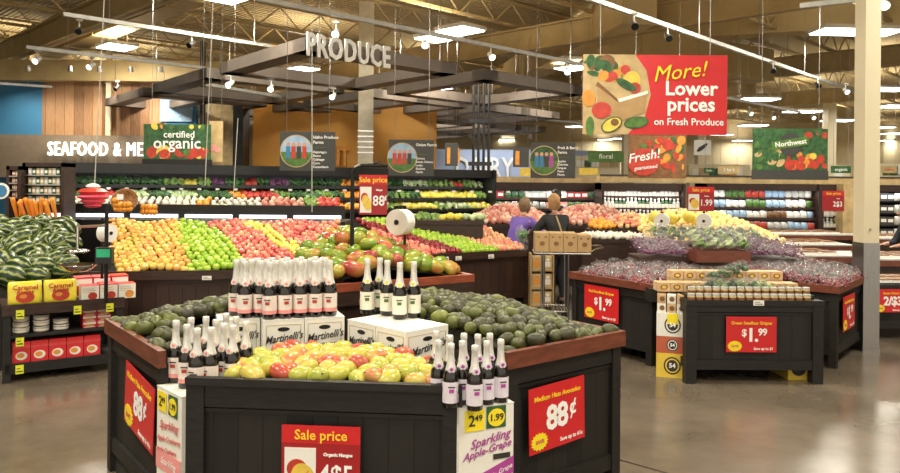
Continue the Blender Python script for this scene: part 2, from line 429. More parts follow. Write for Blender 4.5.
for i in range(4):
    for j in range(4):
        if (i, j) in ((2, 0), (3, 0), (3, 1)): continue
        side = 'to the right' if i > j else 'to the left' if j > i else 'straight'
        lab = where.get((i, j), f'dark brown canopy frame {side} behind the first row, row {["one", "two", "three", "four", "five", "six", "seven"][i + j]}, {["first", "second", "third", "fourth"][j]} across')
        frame_square(A0 + eR * i + eL * j, lab, aR, aL, cross=(i + j) > 1)
nR = Vector((math.sin(aR), -math.cos(aR), 0)) * .05; q0 = A0 + nR + Vector((0, 0, -.10)); q1 = q0 + Vector((math.cos(aR), math.sin(aR), 0)) * 1.80
letters('canopy_lettering', 'big white produce lettering standing on the nearest canopy frame', q0, q1, 'PRODUCE', .40, M['whitetxt'], .006, .010, 1.1)

# black conduit cluster behind the canopy
t = thing('conduit_bundle', 'bundle of black vertical conduits rising beside the dairy lettering', 'conduit', Fr((PY(480, 150, 19).x, 19, 0), 0))
for k in range(4):
    MB().cyl((-.17 + k * .13, 0, 0), (-.17 + k * .13, 0, 4.75), .035, n=8).build('conduit', M['black'], t)
MB().box(-.3, .3, -.05, -.02, 3.4, 3.5).box(-.3, .3, -.05, -.02, 2.3, 2.4).build('strap', M['black'], t)
tag(MB().box(-.06, .06, -.06, .06, 0, 5.8).build('black_downpipe', M['black'], loc=(PY(203, 70, 21).x, 21, 0)), 'black vertical pipe up in the ceiling left of the produce lettering', 'pipe')

# ------------------------------------------------ ceiling fixtures
LZ = 5.4
UP = .36
def added_uplight(t, w, d, power):  # added upward fill that brightens the ceiling deck
    L = bpy.data.lights.new('added_ceiling_fill', 'AREA'); L.shape = 'RECTANGLE'; L.size = w; L.size_y = d; L.energy = power; L.color = (1, .90, .72)
    lo = bpy.data.objects.new('added_fill_lamp', L); C.objects.link(lo); lo.parent = t; lo.location = (0, 0, .14); lo.rotation_euler = (PI, 0, 0)
def fixture(u, v, w, d, z, lab, ang, group, power):
    o = P(u, v, z); t = thing('ceiling_light', lab, 'ceiling light', Fr(o, ang), group)
    MB().box(-w / 2, w / 2, -d / 2, d / 2, 0.03, .12).build('housing', M['white'], t)
    MB().box(-w / 2 + .03, w / 2 - .03, -d / 2 + .03, d / 2 - .03, 0, .03).build('diffuser', M['lamp'], t)
    if z < CEIL - .9:
        MB().cyl((-w / 3, 0, .12), (-w / 3, 0, CEIL - .8 - z), .008, n=4).cyl((w / 3, 0, .12), (w / 3, 0, CEIL - .8 - z), .008, n=4).build('hanging_wire', M['steel'], t)
    if power:
        L = bpy.data.lights.new('ceiling_light', 'AREA'); L.shape = 'RECTANGLE'; L.size = w; L.size_y = d; L.energy = power; L.color = (1, .945, .79)
        lo = bpy.data.objects.new('ceiling_light_lamp', L); C.objects.link(lo); lo.parent = t; lo.location = (0, 0, -.03)
        added_uplight(t, w, d, power * UP)
sq = [(117, 48), (13, 73), (135, 86), (87, 101), (105, 96), (302, 70), (280, 112), (265, 123), (437, 89), (333, 105), (393, 112), (460, 32), (438, 39), (573, 69), (517, 119), (575, 127), (226, -2), (605, 140), (520, 132), (300, 134), (48, 106)]
for i, (u, v) in enumerate(sq):
    fixture(u, v, .80, .95, LZ, 'square lit ceiling light over the produce department', AR, 'square ceiling lights', 150 if v < 80 else 150 if v < 115 else 60)
ln = [(856, 33, 2.1), (758, 100, 1.7), (803, 112, 1.8), (838, 121, 1.7), (753, 126, 1.7), (722, 135, 1.5), (725, 145, 1.6), (887, 90, 1.6), (882, 128, 1.3), (895, 134, 1.6), (897, 107, 1.6), (743, 141, 1.6), (700, 148, 1.6),
      (620, 139, 1.5), (640, 150, 1.6), (742, 148, 1.5), (846, 150, 1.6), (880, 150, 1.6), (560, 147, 1.4), (506, 140, 1.4), (522, 146, 1.4), (596, 152, 1.4), (890, 141, 1.6), (718, 156, 1.8), (660, 146, 1.6), (545, 155, 1.8)]
for i, (u, v, w) in enumerate(ln):
    fixture(u, v, w * .9, 1.0 if v > 60 else .75, LZ, 'long lit ceiling light above the aisles', 0.06, 'long ceiling lights', 170 if v < 60 else 170 if v < 130 else 100)
# the lamps over the visitor's head
for (x, y) in ((-3.2, 2.5), (3.0, 2.2), (-6.5, 7.0), (.2, 6.8), (6.8, 7.2), (-.2, -1.5), (-3.4, 11.5), (4.6, 12), (9.5, 13)):
    o = Vector((x, y, LZ)); t = thing('ceiling_light', 'square lit ceiling light over the produce department', 'ceiling light', Fr(o, AR), 'square ceiling lights')
    MB().box(-.58, .58, -.58, .58, .03, .12).build('housing', M['white'], t); MB().box(-.55, .55, -.55, .55, 0, .03).build('diffuser', M['lamp'], t)
    L = bpy.data.lights.new('ceiling_light', 'AREA'); L.shape = 'SQUARE'; L.size = 1.15; L.energy = 190; L.color = (1, .945, .79)
    lo = bpy.data.objects.new('ceiling_light_lamp', L); C.objects.link(lo); lo.parent = t; lo.location = (0, 0, -.03)
    added_uplight(t, 1.1, 1.1, 190 * UP)

# track rails and spot heads
def track(p, q, lab, heads, r=.035):
    t = thing('track_rail', lab, 'light track', fr2(p, q)); L = math.hypot(q.x - p.x, q.y - p.y)
    MB().box(0, L, -r, r, -r, r).build('rail', M['peel'], t)
    k = .8
    while k < L: MB().cyl((k, 0, r), (k, 0, CEIL - .8 - p.z), .007, n=4).build('hanging_wire', M['steel'], t); k += 3
    for (u, v, lit, lab2) in heads: spot(u, v, lit, p, q, lab2)
def spot(u, v, lit, p, q, lab):
    # height of the head just below the rail
    a = level(u, v); z = p.z - .2; o = P(u, v, z)
    h = thing('spotlight', lab, 'spotlight', Fr(o, rnd.uniform(-.5, .5)), 'track spotlights' if lab.startswith('small') else None)
    MB().cyl((0, .02, .05), (0, .02, .22), .014, n=6).box(-.05, .05, -.02, .06, .17, .2).build('bracket', M['white'], h)
    MB().cyl((0, .09, .06), (0, -.06, -.04), .04, .068, n=14).build('can', M['white'] if lit else M['steel'], h, smooth=False)
    MB().cyl((0, -.0585, -.0388), (0, -.068, -.0455), .060, n=14).build('lens', M['glow'] if lit else M['blackmetal'], h)
ZT = 4.6
lit = 'small lit spotlight hanging from a ceiling track'; un = 'small unlit spotlight hanging from a ceiling track'
track(P(255, -2, ZT), P(583, 64.5, ZT), 'long white light track from the top centre down to the red banner', [(336, 33, 1, lit), (425, 44, 1, lit), (491, 56, 1, lit), (567, 71, 1, lit)])
track(P(588, -2, ZT), P(862, 94, ZT), 'white light track running from above the red banner to the cream column', [(634, 25, 0, un), (668, 37, 0, un), (773, 70, 0, un), (818, 85, 0, un), (846, 91, 1, lit)])
track(P(63, 14, 4.8), P(270, 46, 4.8), 'uppermost white light track at the top left', [(79, 30, 0, un), (191, 44, 0, un)])
track(P(26, 47, ZT), P(205, 68, ZT), 'middle white light track at the left with two lit spots', [(37, 60, 1, lit), (91, 66, 1, lit)])
track(P(-4, 83, ZT), P(205, 98, ZT), 'lowest white light track at the left in front of the timber wall', [(11, 94, 1, lit), (62, 98, 1, lit), (117, 88, 0, un)])
track(P(410, 106, 4.4), P(590, 124, 4.4), 'thin far light track right of the conduit bundle', [(497, 112, 0, un)])
track(P(728, 98, 4.4), P(800, 112, 4.4), 'short far light track behind the red banner', [(750, 113, 1, lit), (773, 117, 1, lit), (813, 117, 1, lit)])
track(P(800, 6, ZT), P(872, -2, ZT), 'light track above the top of the cream column', [(884, 4, 1, lit)])
track(P(205, 84, 4.1), P(300, 100, 4.1), 'short light track below the left canopy frame', [(230, 84, 1, lit), (271, 88, 1, lit), (231, 114, 1, lit), (333, 96, 1, lit)])

# wall washers over the lettering
for i, u in enumerate((-6, 28, 70, 99, 130, 160)):
    o = Vector((PY(u, 100, YB - 1.5).x, YB - 1.5, 4.9)); t = thing('wall_washer', 'small spotlight washing the timber and blue back wall', 'spotlight', Fr(o, 0), 'wall washing spotlights')
    MB().cyl((0, 0, .1), (0, .03, -.05), .06, .08, n=12).build('can', M['steel'], t)
    L = bpy.data.lights.new('washer', 'SPOT'); L.energy = 120; L.spot_size = 1.7; L.spot_blend = .8; L.color = (1, .90, .74); L.shadow_soft_size = .06
    lo = bpy.data.objects.new('wall_washer_lamp', L); C.objects.link(lo); lo.parent = t; lo.location = (0, .05, -.1); lo.rotation_euler = (math.radians(30), 0, 0)

for i, u in enumerate((470, 500, 530)):  # added lamps to brighten the dairy wall and its lettering
    o = Vector((PY(u, 140, 32.4).x, 32.4, 3.9)); t = thing('wall_washer', 'added spotlight brightening the grey blue dairy wall', 'spotlight', Fr(o, 0), 'added dairy wall spotlights')
    MB().cyl((0, 0, .1), (0, .03, -.05), .06, .08, n=12).build('can', M['steel'], t)
    L = bpy.data.lights.new('washer', 'SPOT'); L.energy = 65; L.spot_size = 2.2; L.spot_blend = .8; L.color = (1, .95, .88); L.shadow_soft_size = .06
    lo = bpy.data.objects.new('wall_washer_lamp', L); C.objects.link(lo); lo.parent = t; lo.location = (0, .05, -.1); lo.rotation_euler = (math.radians(42), 0, 0)
# ================================================================ PRODUCE MESHES
M['avocado'] = fruit_mat('avocado skin', [(.05, (.020, .018, .010)), (.40, (.045, .046, .013)), (.72, (.085, .098, .018)), (.95, (.20, .23, .035))], .42, 12, .45, bump=.3)
M['mango'] = fruit_mat('mango skin', [(.1, (.26, .32, .05)), (.4, (.46, .44, .07)), (.72, (.54, .42, .09)), (.88, (.50, .19, .07)), (1.05 - .05, (.42, .07, .04))], .28, 9, .5, spread=1.55)
M['mangogreen'] = fruit_mat('green mango skin', [(.05, (.08, .16, .018)), (.4, (.19, .27, .025)), (.65, (.36, .30, .04)), (.85, (.48, .13, .05)), (1, (.33, .05, .04))], .26, 9, .5, spread=1.4)
M['goldapple'] = fruit_mat('golden apple skin', [(.1, (.75, .58, .12)), (.5, (.78, .50, .12)), (.8, (.75, .30, .08)), (1, (.62, .12, .06))], .25, 22, .5)
M['greenapple'] = fruit_mat('green apple skin', [(.1, (.25, .45, .03)), (.9, (.50, .66, .08))], .22, 15, .4)
M['redapple'] = fruit_mat('red apple skin', [(.05, (.46, .03, .04)), (.35, (.68, .12, .11)), (.65, (.78, .30, .20)), (1, (.82, .58, .28))], .22, 22, .55)
M['darkapple'] = fruit_mat('dark red apple skin', [(.1, (.16, .01, .015)), (.9, (.35, .02, .03))], .22, 15, .4)
M['pinkapple'] = fruit_mat('pink apple skin', [(.1, (.72, .14, .12)), (.5, (.80, .38, .22)), (.9, (.82, .58, .25))], .24, 22, .55)
M['yellowapple'] = fruit_mat('yellow apple skin', [(.1, (.75, .62, .08)), (.9, (.82, .74, .20))], .24, 15, .4)
M['orange'] = fruit_mat('orange peel', [(.1, (.80, .26, .02)), (.9, (.88, .42, .05))], .4, 10, .4)
M['onion'] = fruit_mat('white onion skin', [(.1, (.72, .66, .52)), (.9, (.84, .80, .70))], .4, 10, .4)
M['potato'] = fruit_mat('red potato skin', [(.1, (.50, .10, .08)), (.5, (.66, .30, .22)), (.9, (.82, .66, .5))], .5, 10, .4)
M['peach'] = fruit_mat('yellow peach skin', [(.1, (.82, .56, .12)), (.6, (.84, .66, .28)), (.85, (.82, .34, .10)), (1, (.72, .12, .06))], .45, 16, .5)
M['carrot'] = fruit_mat('carrot skin', [(.1, (.75, .22, .02)), (.9, (.88, .40, .06))], .5, 10, .4)
M['garlic'] = fruit_mat('garlic skin', [(.1, (.70, .60, .50)), (.9, (.86, .80, .74))], .5, 10, .4)
M['stem'] = pm('stem', (.10, .06, .03), .7)
M['sticker'] = pm('round fruit sticker', (.85, .83, .78), .4)
def greens(n, a, b): M[n] = fruit_mat(n + ' leaves', [(.1, a), (.9, b)], .45, 18, .6)
greens('darkleaf', (.012, .05, .012), (.06, .17, .03)); greens('lightleaf', (.09, .22, .03), (.32, .46, .10)); greens('cabbage', (.30, .42, .16), (.62, .70, .40))
greens('purpleleaf', (.10, .02, .09), (.30, .10, .20)); greens('redveg', (.42, .02, .02), (.66, .10, .06)); greens('orangeveg', (.80, .22, .02), (.88, .42, .05)); greens('yellowveg', (.72, .58, .04), (.86, .76, .16))
def mat_melon():
    m, nt, b = base_mat('watermelon rind'); b.inputs['Roughness'].default_value = .35
    tc = _n(nt, 'ShaderNodeTexCoord'); sp = _n(nt, 'ShaderNodeSeparateXYZ'); nt.links.new(tc.outputs['Object'], sp.inputs[0])
    at = _n(nt, 'ShaderNodeMath', operation='ARCTAN2'); nt.links.new(sp.outputs['Y'], at.inputs[0]); nt.links.new(sp.outputs['Z'], at.inputs[1])
    nz = _n(nt, 'ShaderNodeTexNoise'); nz.inputs['Scale'].default_value = 16; nt.links.new(tc.outputs['Object'], nz.inputs['Vector'])
    ma = _n(nt, 'ShaderNodeMath', operation='MULTIPLY'); ma.inputs[1].default_value = 9; nt.links.new(at.outputs[0], ma.inputs[0])
    mb = _n(nt, 'ShaderNodeMath', operation='MULTIPLY_ADD'); mb.inputs[1].default_value = 4.5; nt.links.new(nz.outputs['Fac'], mb.inputs[0]); nt.links.new(ma.outputs[0], mb.inputs[2])
    si = _n(nt, 'ShaderNodeMath', operation='SINE'); nt.links.new(mb.outputs[0], si.inputs[0])
    cr = _n(nt, 'ShaderNodeValToRGB'); e = cr.color_ramp.elements
    e[0].position = .62; e[0].color = (.010, .034, .012, 1); e[1].position = 1.0; e[1].color = (.30, .33, .10, 1)
    mr = _n(nt, 'ShaderNodeMapRange'); mr.inputs['From Min'].default_value = -1; nt.links.new(si.outputs[0], mr.inputs['Value'])
    nt.links.new(mr.outputs[0], cr.inputs[0]); nt.links.new(cr.outputs[0], b.inputs['Base Color'])
    return m
M['melon'] = mat_melon()
def body(prof, n, mats, mi=0, bend=0, squash=1, extra=None, name='fruit'):
    m = MB().lathe(prof, n, mi)
    if extra: extra(m)
    me = m.mesh(name, mats, True)
    for v in me.vertices: v.co.x += bend * v.co.z * v.co.z; v.co.y *= squash
    return me
ME = {}
ME['avocado'] = body([(0, -.052), (.022, -.049), (.036, -.034), (.041, -.012), (.038, .010), (.029, .032), (.018, .047), (.008, .052), (0, .053)], 12, [M['avocado'], M['stem'], M['sticker']], bend=1.5,
                     extra=lambda m: m.cyl((0, 0, .05), (0, 0, .057), .004, n=5, mi=1))
ME['avocado_stickered'] = body([(0, -.052), (.022, -.049), (.036, -.034), (.041, -.012), (.038, .010), (.029, .032), (.018, .047), (.008, .052), (0, .053)], 12, [M['avocado'], M['stem'], M['sticker']], bend=1.5,
                     extra=lambda m: m.cyl((.0, -.038, -.006), (0, -.0425, -.006), .010, n=8, mi=2))
def mango(nm, m):
    ME[nm] = body([(0, -.062), (.026, -.057), (.042, -.038), (.048, -.008), (.044, .022), (.030, .048), (.013, .060), (0, .0615)], 14, [m, M['stem']], bend=2.2, squash=.86,
                  extra=lambda q: q.cyl((0, 0, .058), (0, 0, .066), .0045, n=5, mi=1))
mango('mango', M['mango']); mango('mangogreen', M['mangogreen'])
ap = [(0, -.028), (.012, -.034), (.024, -.033), (.036, -.016), (.041, .006), (.037, .024), (.024, .034), (.010, .031), (0, .024)]
for k in ('goldapple', 'greenapple', 'redapple', 'darkapple', 'pinkapple', 'yellowapple'):
    ME[k] = body(ap, 10, [M[k], M['stem']], extra=lambda m: m.cyl((0, 0, .022), (.004, 0, .045), .003, .002, 4, 1))
rd = lambda r: [(r * math.sin(PI * i / 7), -r * math.cos(PI * i / 7)) for i in range(8)]
for k, r in (('orange', .042), ('peach', .045), ('garlic', .035)): ME[k] = body(rd(r), 10, [M[k]])
ME['onion'] = body([(0, -.036), (.03, -.032), (.044, -.008), (.040, .015), (.018, .034), (.006, .045), (.004, .055)], 10, [M['onion']])
ME['potato'] = body(rd(.042), 9, [M['potato']], squash=.8)
ME['carrot'] = body([(0, -.13), (.006, -.12), (.018, -.02), (.026, .10), (.022, .125), (0, .13)], 9, [M['carrot']])
ME['melon'] = None
def ellips(L, r, n=16):
    vs = []; m = MB()
    prof = [(r * math.sin(PI * i / 10) ** .85 if 0 < i < 10 else 0, -L * math.cos(PI * i / 10)) for i in range(11)]
    m.lathe(prof, n); me = m.mesh('watermelon', [M['melon']], True)
    for v in me.vertices: v.co = Vector((v.co.z, v.co.y, -v.co.x))
    return me
ME['melon'] = ellips(.132, .110)
def blob(rx, ry, rz, amp, freq, seed, mats, sub=2, name='blob', smooth=True, spike=0):
    bm = bmesh.new(); bmesh.ops.create_icosphere(bm, subdivisions=sub, radius=1)
    o = Vector((seed * 3.7, seed * 1.3, seed * 7.1))
    for v in bm.verts:
        n = noise.noise(v.co * freq + o); k = 1 + amp * n + (spike * rnd.random() if spike else 0)
        v.co = Vector((v.co.x * rx * k, v.co.y * ry * k, v.co.z * rz * k))
    me = bpy.data.meshes.new(name); bm.to_mesh(me); bm.free()
    for m in (mats if isinstance(mats, list) else [mats]): me.materials.append(m)
    if smooth: me.polygons.foreach_set('use_smooth', [True] * len(me.polygons))
    return me
def leafy(nm, mat, L=.16, r=.055, k=22, seed=1, flat=.35):
    """a bunch: many curled leaves fanning out of one stalk end"""
    q = random.Random(seed); m = MB()
    m.cyl((0, -L * .5, 0), (0, -L * .1, .0), r * .35, r * .6, 7)
    for i in range(k):
        a = q.uniform(0, 2 * PI); rr = r * q.uniform(.3, 1); w = r * q.uniform(.35, .6); ln = L * q.uniform(.6, 1)
        bx, bz = rr * math.cos(a), abs(rr * math.sin(a)) * .9 - r * .2
        y0, y1 = -L * .3, -L * .5 + ln; cz = bz + r * .35
        m.add([(bx * .3, y0, bz * .4), (bx - w, (y0 + y1) / 2, cz), (bx, (y0 + y1) / 2, cz + w * .35), (bx + w, (y0 + y1) / 2, cz), (bx * 1.2, y1, bz * .7)], [(0, 2, 1), (0, 3, 2), (1, 2, 4), (2, 3, 4)])
    ME[nm] = m.mesh(nm, [mat])
for nm in ('darkleaf', 'lightleaf', 'cabbage', 'purpleleaf'): leafy(nm, M[nm], seed=len(nm))
for nm in ('cabbage', 'redveg', 'orangeveg', 'yellowveg'): ME[nm + '_head'] = blob(.055, .055, .05, .25, 2.2, len(nm), M[nm], name=nm)
ME['pepper_y'] = ME['yellowveg_head']

def pile(name, label, cat, group, fr, x0, x1, y0, y1, hf, step, meshes, r, lie=True, jit=.25, ystep=None, cap=400, sc=(.92, 1.1), pick=None, big=None):
    """loose fruit on a mounded bed, one object each; hf(x, y) gives the bed height or None"""
    n = 0; ystep = ystep or step * .88; j = 0; y = y0 + step / 2
    while y < y1 - step * .3:
        x = x0 + step / 2 + (step / 2 if j % 2 else 0)
        while x < x1 - step * .3:
            xx, yy = x + rnd.uniform(-jit, jit) * step, y + rnd.uniform(-jit, jit) * step
            h = hf(xx, yy)
            if h is not None and n < cap:
                me = ME[pick(xx, yy)] if pick else ME[rnd.choice(meshes)]
                k = rnd.uniform(*sc) * (big(xx, yy) if big else 1)
                rot = (PI / 2 + rnd.uniform(-.5, .5), rnd.uniform(-.6, .6), rnd.uniform(0, 6.28)) if lie else (rnd.uniform(-.5, .5), rnd.uniform(-.5, .5), rnd.uniform(0, 6.28))
                o = link(name, me, None, fr.w(xx, yy, h + r * .8 + rnd.uniform(-.1, .25) * r), rot, (k, k, k))
                tag(o, label, cat, group); n += 1
            x += step
        y += ystep; j += 1
    return n
def bed(fr, x0, x1, y0, y1, hf, parent, name='tray_liner', nx=14, ny=12, drop=.01, mat=None):
    """the bed of the pile, as a part of its bin (parent frame == fr)"""
    vs, fs = [], []
    for j in range(ny + 1):
        for i in range(nx + 1):
            x, y = x0 + (x1 - x0) * i / nx, y0 + (y1 - y0) * j / ny
            h = hf(x, y); vs.append((x, y, (h if h is not None else 0) - drop))
    for j in range(ny):
        for i in range(nx): a = j * (nx + 1) + i; fs.append((a, a + 1, a + nx + 2, a + nx + 1))
    m = MB().add(vs, fs)
    return m.build(name, mat or M['liner'], parent)

def bin_unit(label, fr, L, D, Ht, rim=None, rimh=.06, group=None, wood='darkwood', panel='darkpanel', name='produce_bin', leg=.075, over=.02, low=.2, sides='fblr'):
    t = thing(name, label, 'display bin', fr, group)
    lw = leg
    lm = MB().box(0, lw, 0, lw, 0, Ht).mesh('leg', M[wood])
    for (x, y) in ((0, 0), (L - lw, 0), (0, D - lw), (L - lw, D - lw)): link('leg', lm, t, (x, y, 0))
    for (nm, z0, z1) in (('top_rail', Ht - .11, Ht - .001), ('bottom_rail', low - .07, low + .02)):
        m = MB()
        for y in (.008, D - .008 - .04): m.box(lw, L - lw, y, y + .04, z0, z1)
        for x in (.008, L - .008 - .04): m.box(x, x + .04, lw, D - lw, z0, z1)
        m.build(nm, M[wood], t)
    MB().box(lw, L - lw, .03, .045, low, Ht - .1).build('panel', M[panel], t); MB().box(lw, L - lw, D - .045, D - .03, low, Ht - .1).build('panel', M[panel], t)
    sd = MB().box(-D / 2 + lw, D / 2 - lw, -.0075, .0075, low, Ht - .1).mesh('panel', M[panel])
    link('panel', sd, t, (.0375, D / 2, 0), (0, 0, PI / 2)); link('panel', sd, t, (L - .0375, D / 2, 0), (0, 0, PI / 2))
    MB().box(.02, L - .02, .02, D - .02, Ht - .14, Ht - .12).build('deck', M[wood], t)
    if rim:
        a = over
        m = MB(); R4 = {'f': (-a, L + a, -a, .02), 'b': (-a, L + a, D - .02, D + a), 'l': (-a, .02, .02, D - .02), 'r': (L - .02, L + a, .02, D - .02)}
        for s_ in sides: m.box(*R4[s_], Ht - .015, Ht + rimh)
        m.build('rim', M[rim], t)
    return t

def burst(m, cx, cz, r, y0, y1, mi, n=16):
    pts = []
    for i in range(2 * n):
        a = PI * i / n; q = r if i % 2 == 0 else r * .82
        pts.append((cx + 1.15 * q * math.cos(a), cz + .85 * q * math.sin(a)))
    m.prism(pts, y0, y1, mi)
def price_sign(label, fr, x, z, w, h, heading, big, sup='', pre='', tilt=0, sale=False, name='price_sign', y=-.012, smalls=True, picture=True, group=None):
    """red board seen from -y; x, z is its lower left corner in the frame"""
    t = thing(name, label, 'sign', fr.sub(x, y, z), group, rot=(0, tilt, fr.a))
    if sale:
        MB().box(0, w, 0, .005, 0, h).box(0, w, -.001, 0, h * .76, h, 1).build('board', [M['redd'], M['red']], t)
        text(t, 'Sale price', w * .5, h * .87, h * .185, M['yellowtxt'], -.003, bold=.001, ext=.0008)
        if picture:
            m = MB().box(w * .04, w * .44, -.003, 0, h * .05, h * .70, 0).disc(w * .2, h * .42, w * .13, h * .13, -.005, -.003, 1).disc(w * .28, h * .3, w * .15, h * .2, -.007, -.005, 2, rot=.3)
            m.prism([(w * .2, h * .2), (w * .22, h * .2), (w * .36, h * .4), (w * .34, h * .4)], -.0085, -.007, 3)
            m.build('picture', [M['white'], M['tomato'], M['yellowp'], M['orangep']], t)
        text(t, heading, w * .72, h * .62, h * .06, M['whitetxt'], -.003, bold=.001, ext=.0008)
        text(t, big, w * .70, h * .34, h * .36, M['whitetxt'], -.003, bold=.006 * h, ext=.0008, sx=.85)
        if sup: text(t, sup, w * .92, h * .42, h * .17, M['whitetxt'], -.003, bold=.003, ext=.0008)
        return t
    MB().box(0, w, 0, .005, 0, h).build('board', M['red'], t)
    text(t, heading, w * .5, h * .82, w * .086, M['yellowtxt'], -.003, bold=.0008, ext=.0008, shear=.1)
    bk = dict(bold=.016 * h, ext=.0008, spacing=.9); sk = dict(bold=.006 * h, ext=.0008, spacing=.9)
    bs, ss = h * .52, h * (.36 if sup == '\u00a2' else .28)
    bw = text_w(big, bs, M['whitetxt'], **bk); sw = text_w(sup, ss, M['whitetxt'], **sk) if sup else 0; pw = text_w(pre, ss, M['whitetxt'], **sk) if pre else 0
    tot = bw + sw + pw + .012 * (bool(sup) + bool(pre)); x0 = w * .56 - tot / 2; k = min(1, w * .86 / tot)
    if k < 1: x0 = w * .5 - tot * k / 2
    if pre: text(t, pre, x0 + pw * k / 2, h * .54, ss, M['whitetxt'], -.003, sx=k, **sk); x0 += (pw + .012) * k
    text(t, big, x0 + bw * k / 2, h * .47, bs, M['whitetxt'], -.003, sx=k, **bk); x0 += (bw + .012) * k
    if sup: text(t, sup, x0 + sw * k / 2, h * .56, ss, M['whitetxt'], -.003, sx=k, **sk)
    if smalls:
        m = MB(); burst(m, w * .17, h * .17, w * .13, -.004, 0, 0); m.build('starburst', M['yellow'], t)
        text(t, 'SAVE', w * .17, h * .17, w * .065, M['redtxt'], -.0055, bold=.001, ext=.0005)
        text(t, 'Save up to 61c' if sup == '\u00a2' else 'Save up to $1', w * .74, h * .10, w * .07, M['whitetxt'], -.003, bold=.001, ext=.0005)
    return t
def shelf_tag(fr, x, z, w=.055, h=.06, mat='white', label='small white price tag on the rim of the apple stand', y=-.004, group=None):
    m = MB().box(0, w, 0, .003, 0, h, 0).box(w * .12, w * .88, -.001, 0, h * .2, h * .34, 1).box(w * .12, w * .6, -.001, 0, h * .55, h * .65, 1)
    return tag(m.build('price_tag', [M[mat], M['blacktxt']], loc=fr.w(x, y, z), rot=(0, 0, fr.a)), label, 'price tag', group)

# ---- bottles
M['label_pink'] = pm('pink and cream bottle label', (.80, .70, .64), .5, var=.05, scale=8)
M['label_cream'] = pm('cream bottle label', (.80, .77, .64), .5, var=.05, scale=8)
M['label_lilac'] = pm('white and lilac bottle label', (.74, .68, .76), .5, var=.05, scale=8)
def make_bottle(kind):
    """body, foil, body label, neck label"""
    lab, low, dot = {'pink': ('label_pink', 'pinkprint', 'tomato'), 'cream': ('label_cream', 'lime', 'green'), 'lilac': ('label_lilac', 'purple', 'purple')}[kind]
    b = MB().lathe([(.0, .004), (.036, 0), (.043, .006), (.043, .155), (.040, .178), (.028, .205), (.019, .228), (.016, .262)], 16).mesh('glass_body', [M['glass']], True)
    f = MB().lathe([(.0335, .192), (.0285, .206), (.0212, .232), (.0185, .262), (.0170, .305), (.0190, .308), (.0190, .334), (.016, .338), (0, .338)], 14).mesh('foil', [M['foil']], True)
    m = MB(); n = 9
    for (z0, z1, mi) in ((.030, .052, 1), (.052, .140, 0)):
        for i in range(n):
            a0, a1 = -PI * 1.1 + PI * 1.2 * i / n, -PI * 1.1 + PI * 1.2 * (i + 1) / n; r = .0442
            m.add([(r * math.cos(a0), r * math.sin(a0), z0), (r * math.cos(a1), r * math.sin(a1), z0), (r * math.cos(a1), r * math.sin(a1), z1), (r * math.cos(a0), r * math.sin(a0), z1)], [(0, 1, 2, 3)], mi)
    m.box(-.018, .018, -.0455, -.043, .112, .118, 2).box(-.013, .013, -.0458, -.043, .086, .104, 3)
    lb = m.mesh('label', [M[lab], M[dot] if kind == 'none' else M['label_' + kind] if kind != 'pink' else M['pinkprint'], M['blacktxt'], M[dot]])
    nk = MB()
    nk.disc(0, .205, .019, .02, -.0335, -.024, 0, 10); nk.disc(0, .206, .010, .009, -.0350, -.0335, 1, 8)
    nk = nk.mesh('neck_label', [M[lab], M[low]])
    return b, f, lb, nk
BOT = {k: make_bottle(k) for k in ('pink', 'cream', 'lilac')}
def bottle(kind, p, rz, label, group, s=1.0):
    t = thing('juice_bottle', label, 'bottle', Fr(p, rz), group); t.scale = (s, s, s)
    for nm, me in zip(('glass_body', 'foil', 'label', 'neck_label'), BOT[kind]): link(nm, me, t)
def carton(label, fr, w, d, h, group=None, hole=True, flav=None, side=False, logo=True, name='juice_carton', seal=None):
    """white corrugated case with script lettering, hand hole, seams"""
    t = thing(name, label, 'carton', fr, group)
    MB().box(.001, w - .001, .001, d - .001, 0, h).build('case', M['card'], t)
    MB().box(.0, w, -.001, .0015, h - .004, h + .0005).box(w / 2 - .025, w / 2 + .025, 0, d, h, h + .001).build('tape', M['white'], t)
    for (rot, px, W_) in ((0, 0, w),) + (((PI / 2, w, d),) if side else ()) :
        g = link('print', None, t, (px, 0, 0), (0, 0, rot)); g.empty_display_size = .05
        z0 = h * .38
        if hole:
            m = MB().disc(W_ / 2, h * .83, .036, .013, -.0015, .004, 0, 14); m.build('hand_hole', M['black'], g)
            b = MB()
            for (a, c, e, f) in ((.02, W_ - .02, h * .9, h * .9 + .003), (.02, W_ - .02, z0, z0 + .003), (.02, .023, z0, h * .9), (W_ - .023, W_ - .02, z0, h * .9)): b.box(a, c, -.001, .002, e, f)
            b.build('print_frame', M['tanprint'], g)
        if logo:
            text(g, "Martinelli's", W_ / 2, h * .68, .062, M['blacktxt'], -.0035, bold=.001, shear=.45, ext=.0005, roty=-.12, sx=min(1, W_ / .30))
            text(g, 'GOLD MEDAL', W_ / 2 + .01, h * .53, .022, M['blacktxt'], -.003, bold=.0006, ext=.0005)
        if seal: 
            MB().disc(W_ * .5, h * .2, .055, .055, -.0015, .002, 0).disc(W_ * .5, h * .2, .04, .04, -.003, -.0015, 1).build('seal', [M['tanprint'], M['card']], g)
        text(g, flav or 'Sparkling Cider', W_ * .42, h * .2, .034, M['redtxt'], -.003, bold=.0004, shear=.4, ext=.0005, roty=-.1)
    return t
